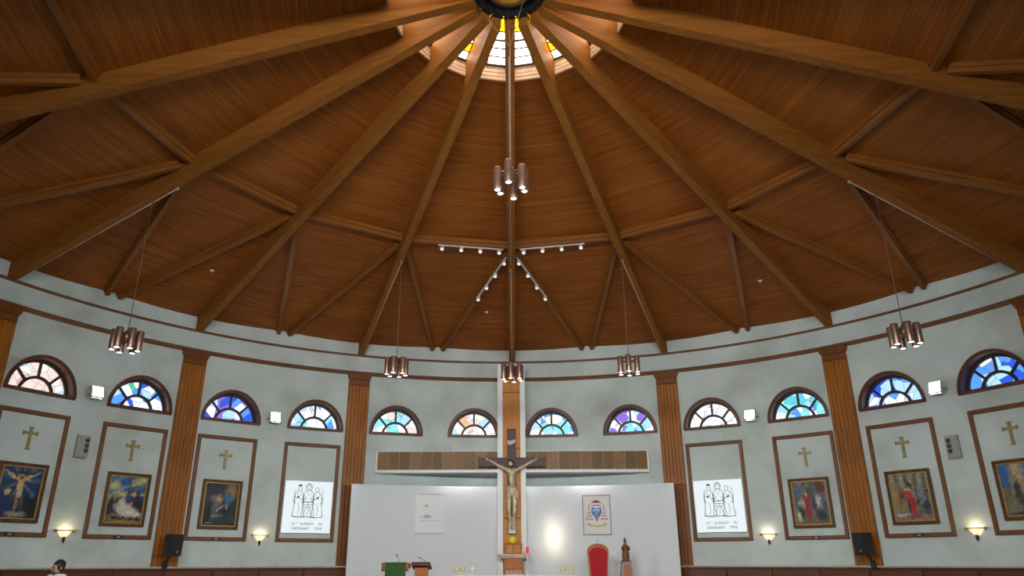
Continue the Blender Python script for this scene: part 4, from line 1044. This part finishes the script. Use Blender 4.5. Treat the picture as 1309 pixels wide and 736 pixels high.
for k in range(9): m.box(-.33 + k * .075, -.29 + k * .075 + .01 * (k % 3), -.0135, -.012, .36, .40)
for k in range(5): m.box(.02 + k * .07, .06 + k * .07, -.0135, -.012, .64, .655)
m.build('print_marks', plain('faint_grey_print', (.52, .54, .58), .6), ps)

# ------------------------------------------------------------------ altar furniture
PZ = .35
e = empty('altar', (.09, 10.3, PZ)); tag(e, 'long altar table under a white cloth', 'altar')
m = MB(); m.bbox(-1.45, 1.45, -.35, .35, 0, .84, .02); m.bbox(-1.55, 1.55, -.42, .42, 0, .08, .01); m.build('table', plain('marble_altar', (.60, .55, .48), .3), e)
m = MB(); m.bbox(-1.80, 1.68, -.48, .48, .84, .90, .01); m.bbox(-1.81, 1.69, -.49, -.475, .52, .90, .004); m.bbox(-1.81, -1.795, -.49, .49, .40, .90, .003); m.bbox(1.675, 1.69, -.49, .49, .40, .90, .003); m.build('cloth', plain('white_linen', (.86, .86, .87), .8, var=.02), e)
def mk_cup(m): m.lathe([(0, 0), (.06, 0), (.06, .012), (.015, .03), (.015, .06), (.065, .10), (.075, .17), (.068, .22), (.06, .22), (.06, .12), (0, .11)], 14)
def mk_flame(m): m.lathe([(0, .11), (.05, .12), (.052, .18), (0, .185)], 12)
ALT = [(-1.73, 'outermost yellow glass candle at the left altar end'), (-1.55, 'second yellow glass candle at the left altar end'), (1.32, 'inner yellow glass candle at the right altar end'), (1.55, 'outermost yellow glass candle at the right altar end')]
for x, lab in ALT:
    e = empty('candle_glass', (.09 + x - .0, 10.3, PZ + .90)); tag(e, lab, 'candle', 'yellow altar candles')
    shared_part('cup', 'glass', mk_cup, plain('pale_yellow_glass', (.72, .66, .35), .15), e); shared_part('cwx', 'wax', mk_flame, plain('cream_wax', (.85, .78, .5), .5), e)
e = empty('ciborium', (-1.17, 10.3, PZ + .90)); tag(e, 'small white lidded vessel on the altar left of the cross', 'vessel')
m = MB(); m.lathe([(0, 0), (.07, 0), (.07, .015), (.02, .03), (.02, .06), (.06, .08), (.075, .13), (.07, .16), (0, .16)], 14); m.build('bowl', plain('white_ceramic', (.70, .72, .74), .25), e)
m = MB(); m.lathe([(.085, .16), (.09, .18), (.075, .215), (.03, .235), (.012, .26), (0, .27)], 14); m.build('lid', plain('bright_white_lid', (.85, .87, .88), .3), e)
# ambo with green cloth
e = empty('ambo', (-3.46, 10.9, PZ)); tag(e, 'wooden ambo draped with a green cloth', 'lectern')
m = MB(); m.bbox(-.26, .26, -.10, .25, .0, 1.08, .02); m.bbox(-.36, .36, -.18, .3, 0, .07, .01); m.build('body', wood('ambo_wood', (.22, .07, .02), (.36, .13, .04), axis=2, scale=2), e)
m = MB(); m.bbox(-.40, .40, -.16, .28, 1.08, 1.22, .015); m.build('desk', MATS['ambo_wood'], e)
for s in (-1, 1):
    m = MB(); m.tube([(s * .34, -.18, 1.22), (s * .36, -.20, 1.16), (s * .34, -.20, 1.10), (s * .36, -.20, 1.03)], .04, 8); m.bbox(s * .345 - .05, s * .345 + .05, -.185, -.15, 1.0, 1.24, .01); m.build('carved_scroll', wood('scroll_wood', (.30, .12, .04), (.46, .20, .07), axis=2, scale=3), e)
m = MB(); m.bbox(-.285, .285, -.205, -.155, .55, 1.245, .006); m.bbox(-.285, .285, -.20, .20, 1.222, 1.25, .006); m.build('green_cloth', plain('green_liturgical_cloth', (.030, .105, .022), .85, var=.12), e)
m = MB(); m.tube([(.05, .1, 1.24), (.05, .06, 1.34), (.02, -.05, 1.42)], .008, 6); m.lathe([(0, -.02), (.022, -.01), (.022, .03), (0, .04)], 8, Matrix.Translation((.02, -.06, 1.43))); m.build('microphone', M_METALD, e)
# small lectern
e = empty('lectern', (-2.74, 11.2, PZ)); tag(e, 'small reddish wooden lectern with slanted dark top beside the ambo', 'lectern')
m = MB(); m.prism([(-.19, .05), (.19, .05), (.19, 1.10), (-.19, 1.10)], -.14, .14); m.bbox(-.27, .27, -.22, .22, 0, .06, .01); m.build('column', wood('lectern_wood', (.36, .10, .025), (.54, .19, .05), axis=2, scale=2), e)
m = MB(); mt = Matrix.Translation((0, 0, 1.10)) @ Matrix.Rotation(rad(-14), 4, 'X'); m.bbox(-.28, .28, -.24, .24, .0, .06, .01, mt); m.box(-.28, .28, -.25, -.22, .0, .10, mt); m.build('slanted_top', wood('lectern_top_wood', (.09, .025, .012), (.16, .05, .025), axis=0, scale=2), e)
m = MB(); m.tube([(.20, .15, 1.14), (.10, .05, 1.28), (-.06, -.05, 1.36)], .007, 6); m.lathe([(0, -.015), (.02, -.01), (.02, .03), (0, .04)], 8, Matrix.Translation((-.07, -.06, 1.365))); m.build('microphone', M_METALD, e)
# presider chair
e = empty('presider_chair', (2.53, 11.2, PZ)); tag(e, 'tall red velvet presider chair with wooden frame and metal cross on top', 'chair')
M_CHW = wood('chair_wood', (.30, .10, .025), (.46, .17, .05), axis=2, scale=2); M_VEL = plain('red_velvet', (.42, .008, .018), .85, var=.1)
def back_outline(w, z0, z1, n=14):
    pts = [(-w * .90, z0), (w * .90, z0), (w * .86, z0 + (z1 - z0) * .45), (w, z0 + (z1 - z0) * .82)]
    pts += [(w * math.cos(PI * k / n), z0 + (z1 - z0) * .84 + (z1 - z0) * .16 * math.sin(PI * k / n)) for k in range(0, n + 1)]
    return pts + [(-w, z0 + (z1 - z0) * .82), (-w * .86, z0 + (z1 - z0) * .45)]
m = MB(); m.prism(back_outline(.32, .42, 1.77), .20, .28); m.build('back_frame', M_CHW, e)
m = MB(); m.prism(back_outline(.265, .48, 1.66), .165, .205); m.prism(back_outline(.235, .52, 1.62), .14, .17); m.build('backrest', M_VEL, e)
m = MB(); m.bbox(-.33, .33, -.34, .22, .36, .44, .015); m.build('seat_frame', M_CHW, e)
m = MB(); m.bbox(-.30, .30, -.33, .16, .44, .54, .03); m.build('seat', M_VEL, e)
for sx in (-1, 1):
    for y in (-.30, .22): m = MB(); m.tube([(sx * .29, y, 0), (sx * .30, y, .18), (sx * .29, y, .38)], [.028, .034, .036], 8); m.build('leg', M_CHW, e)
    m = MB(); m.tube([(sx * .33, .22, .74), (sx * .36, 0, .76), (sx * .35, -.26, .74), (sx * .36, -.33, .70)], .036, 8); m.tube([(sx * .33, -.26, .42), (sx * .35, -.26, .72)], .026, 8); m.build('armrest', M_CHW, e)
m = MB(); m.box(-.012, .012, .23, .25, 1.76, 1.92); m.box(-.05, .05, .23, .25, 1.855, 1.88); m.lathe([(0, 0), (.03, 0), (.015, .03), (0, .03)], 10, Matrix.Translation((0, .24, 1.755))); m.build('metal_cross', plain('silver_metal', (.35, .34, .33), .3, metal=.8), e)
# statue on pedestal
e = empty('pedestal', (3.33, 11.2, PZ)); tag(e, 'tapered wooden pedestal with grey edges carrying a statue', 'pedestal')
def frus(m, w0, w1, z0, z1, mat=None):
    m.add([(-w0, -w0, z0), (w0, -w0, z0), (w0, w0, z0), (-w0, w0, z0), (-w1, -w1, z1), (w1, -w1, z1), (w1, w1, z1), (-w1, w1, z1)], [(3, 2, 1, 0), (4, 5, 6, 7), (0, 1, 5, 4), (1, 2, 6, 5), (2, 3, 7, 6), (3, 0, 4, 7)], None, False, mat)
m = MB(); frus(m, .30, .135, 0, 1.22); m.bbox(-.16, .16, -.16, .16, 1.22, 1.26, .01); m.build('body', plain('grey_painted_wood', (.25, .25, .27), .5), e)
m = MB(); frus(m, .20, .085, .06, 1.18, Matrix.Translation((0, -.075, 0)) @ Matrix.Diagonal((1, 1.18, 1, 1))); m.build('inlay', wood('pedestal_inlay', (.32, .10, .04), (.46, .16, .07), axis=2, scale=2), e)
e = empty('statue', (3.33, 11.2, PZ + 1.26)); tag(e, 'small carved wooden standing statue with peaked crown', 'statue')
M_STAT = wood('carved_statue_wood', (.10, .038, .018), (.21, .085, .04), axis=2, scale=4)
m = MB(); m.lathe([(0, 0), (.13, 0), (.135, .03), (.10, .05), (.115, .14), (.10, .26), (.085, .34), (.095, .40), (.085, .45), (.04, .48), (0, .48)], 16, Matrix.Diagonal((1, .75, 1, 1))); m.build('robe', M_STAT, e)
for sg in (-1, 1):
    m = MB(); m.tube([(sg * .09, -.02, .41), (sg * .11, -.06, .33), (sg * .03, -.10, .33 + .01 * sg)], [.032, .028, .02], 8); m.build('arm', M_STAT, e)
m = MB(); m.lathe([(0, .46), (.03, .47), (.045, .51), (.042, .55), (.03, .58), (0, .585)], 12); m.build('head', wood('statue_face_wood', (.22, .11, .07), (.32, .17, .11), axis=2, scale=4), e)
m = MB(); m.lathe([(.05, .55), (.052, .57), (.035, .62), (.012, .67), (0, .68)], 12); m.build('crown', M_STAT, e)

# ------------------------------------------------------------------ person at lower left
e = empty('person', (-7.90, 1.5, 0), rad(-22)); tag(e, 'person with short black hair in a white top standing at lower left', 'person')
JP = [(0, 0, .96, (.15, .11)), (0, .0, 1.12, (.135, .10)), (0, 0, 1.28, (.155, .105)), (0, .01, 1.365, (.12, .08)), (0, .0, 1.41, .052), (0, -.02, 1.455, .060), (0, -.02, 1.52, (.080, .092)), (0, -.010, 1.575, (.070, .082)),
      (-.18, .01, 1.36, .060), (-.24, .02, 1.10, .046), (-.23, -.08, .88, .034), (-.22, -.10, .83, .028), (.18, .01, 1.36, .060), (.24, .02, 1.10, .046), (.23, -.08, .88, .034), (.22, -.10, .83, .028),
      (-.09, 0, .88, .095), (-.10, -.01, .49, .066), (-.10, .02, .12, .045), (-.10, .03, .06, .045), (-.10, -.11, .035, .032), (.09, 0, .88, .095), (.10, -.01, .49, .066), (.10, .02, .12, .045), (.10, .03, .06, .045), (.10, -.11, .035, .032)]
EP = [(0, 1), (1, 2), (2, 3), (3, 4), (4, 5), (5, 6), (6, 7), (3, 8), (8, 9), (9, 10), (10, 11), (3, 12), (12, 13), (13, 14), (14, 15), (0, 16), (16, 17), (17, 18), (18, 19), (19, 20), (0, 21), (21, 22), (22, 23), (23, 24), (24, 25)]
M_SKIN = plain('skin', (.42, .24, .17), .55, var=.05)
bd = skin_figure('body', JP, EP, M_SKIN, e)
for sg in (-1, 1):
    m = MB(); hand(m, (sg * .22, -.10, .82), (-sg * .05, -.15, -1), (0, 1, 0), .95); m.build('hand', M_SKIN, bd)
m = MB(); m.lathe([(0, -.03), (.012, -.02), (.010, .02), (0, .05)], 8, Matrix.Translation((0, -.116, 1.505))); m.build('nose', M_SKIN, bd)
for s in (-1, 1):
    m = MB(); m.lathe([(0, -.03), (.016, -.02), (.018, .01), (0, .03)], 8, Matrix.Translation((s * .084, -.005, 1.51))); m.build('ear', M_SKIN, bd)
    m = MB(); m.lathe([(0, -.006), (.012, 0), (0, .006)], 8, Matrix.Translation((s * .032, -.103, 1.528)) @ Matrix.Rotation(PI / 2, 4, 'X')); m.build('eye', plain('dark_eye', (.015, .012, .01), .3), bd)
m = MB(); m.tube([(-.025, -.098, 1.468), (0, -.104, 1.466), (.025, -.098, 1.468)], .006, 6); m.build('mouth', plain('lips', (.32, .12, .10), .5), bd)
m = MB(); m.lathe([(0, .125), (.045, .118), (.082, .085), (.098, .035), (.10, -.01), (.092, -.05), (.07, -.085), (0, -.09)], 18, Matrix.Translation((0, .016, 1.545)) @ Matrix.Rotation(rad(-24), 4, 'X') @ Matrix.Diagonal((.95, .98, .90, 1)))
m.build('hair', plain('black_hair', (.010, .009, .010), .5, var=.3, scale=40), bd)
JS = [(0, 0, .86, (.175, .135)), (0, 0, 1.10, (.155, .12)), (0, .0, 1.28, (.175, .125)), (0, .01, 1.375, (.145, .095)), (0, .01, 1.41, (.075, .07)), (-.20, .01, 1.385, .085), (-.24, .02, 1.14, .064), (-.242, .0, 1.04, .06), (.20, .01, 1.385, .085), (.24, .02, 1.14, .064), (.242, .0, 1.04, .06)]
skin_figure('shirt', JS, [(0, 1), (1, 2), (2, 3), (3, 4), (3, 5), (5, 6), (6, 7), (3, 8), (8, 9), (9, 10)], plain('white_cotton', (.72, .74, .76), .8, var=.03), bd)
JT = [(0, 0, .92, (.165, .125)), (-.09, 0, .84, .112), (-.10, -.01, .48, .082), (-.10, .02, .10, .066), (.09, 0, .84, .112), (.10, -.01, .48, .082), (.10, .02, .10, .066)]
skin_figure('trousers', JT, [(0, 1), (1, 2), (2, 3), (0, 4), (4, 5), (5, 6)], plain('dark_cloth', (.02, .02, .025), .8), bd)
m = MB(); m.lathe([(.070, 1.40), (.076, 1.425), (.064, 1.445), (.058, 1.435)], 16); m.build('collar', plain('dark_green_collar', (.03, .05, .045), .7), bd)
for s in (-1, 1):
    m = MB(); m.bbox(s * .10 - .045, s * .10 + .045, -.19, .08, 0, .07, .02); m.build('shoe', M_BLACK, bd)
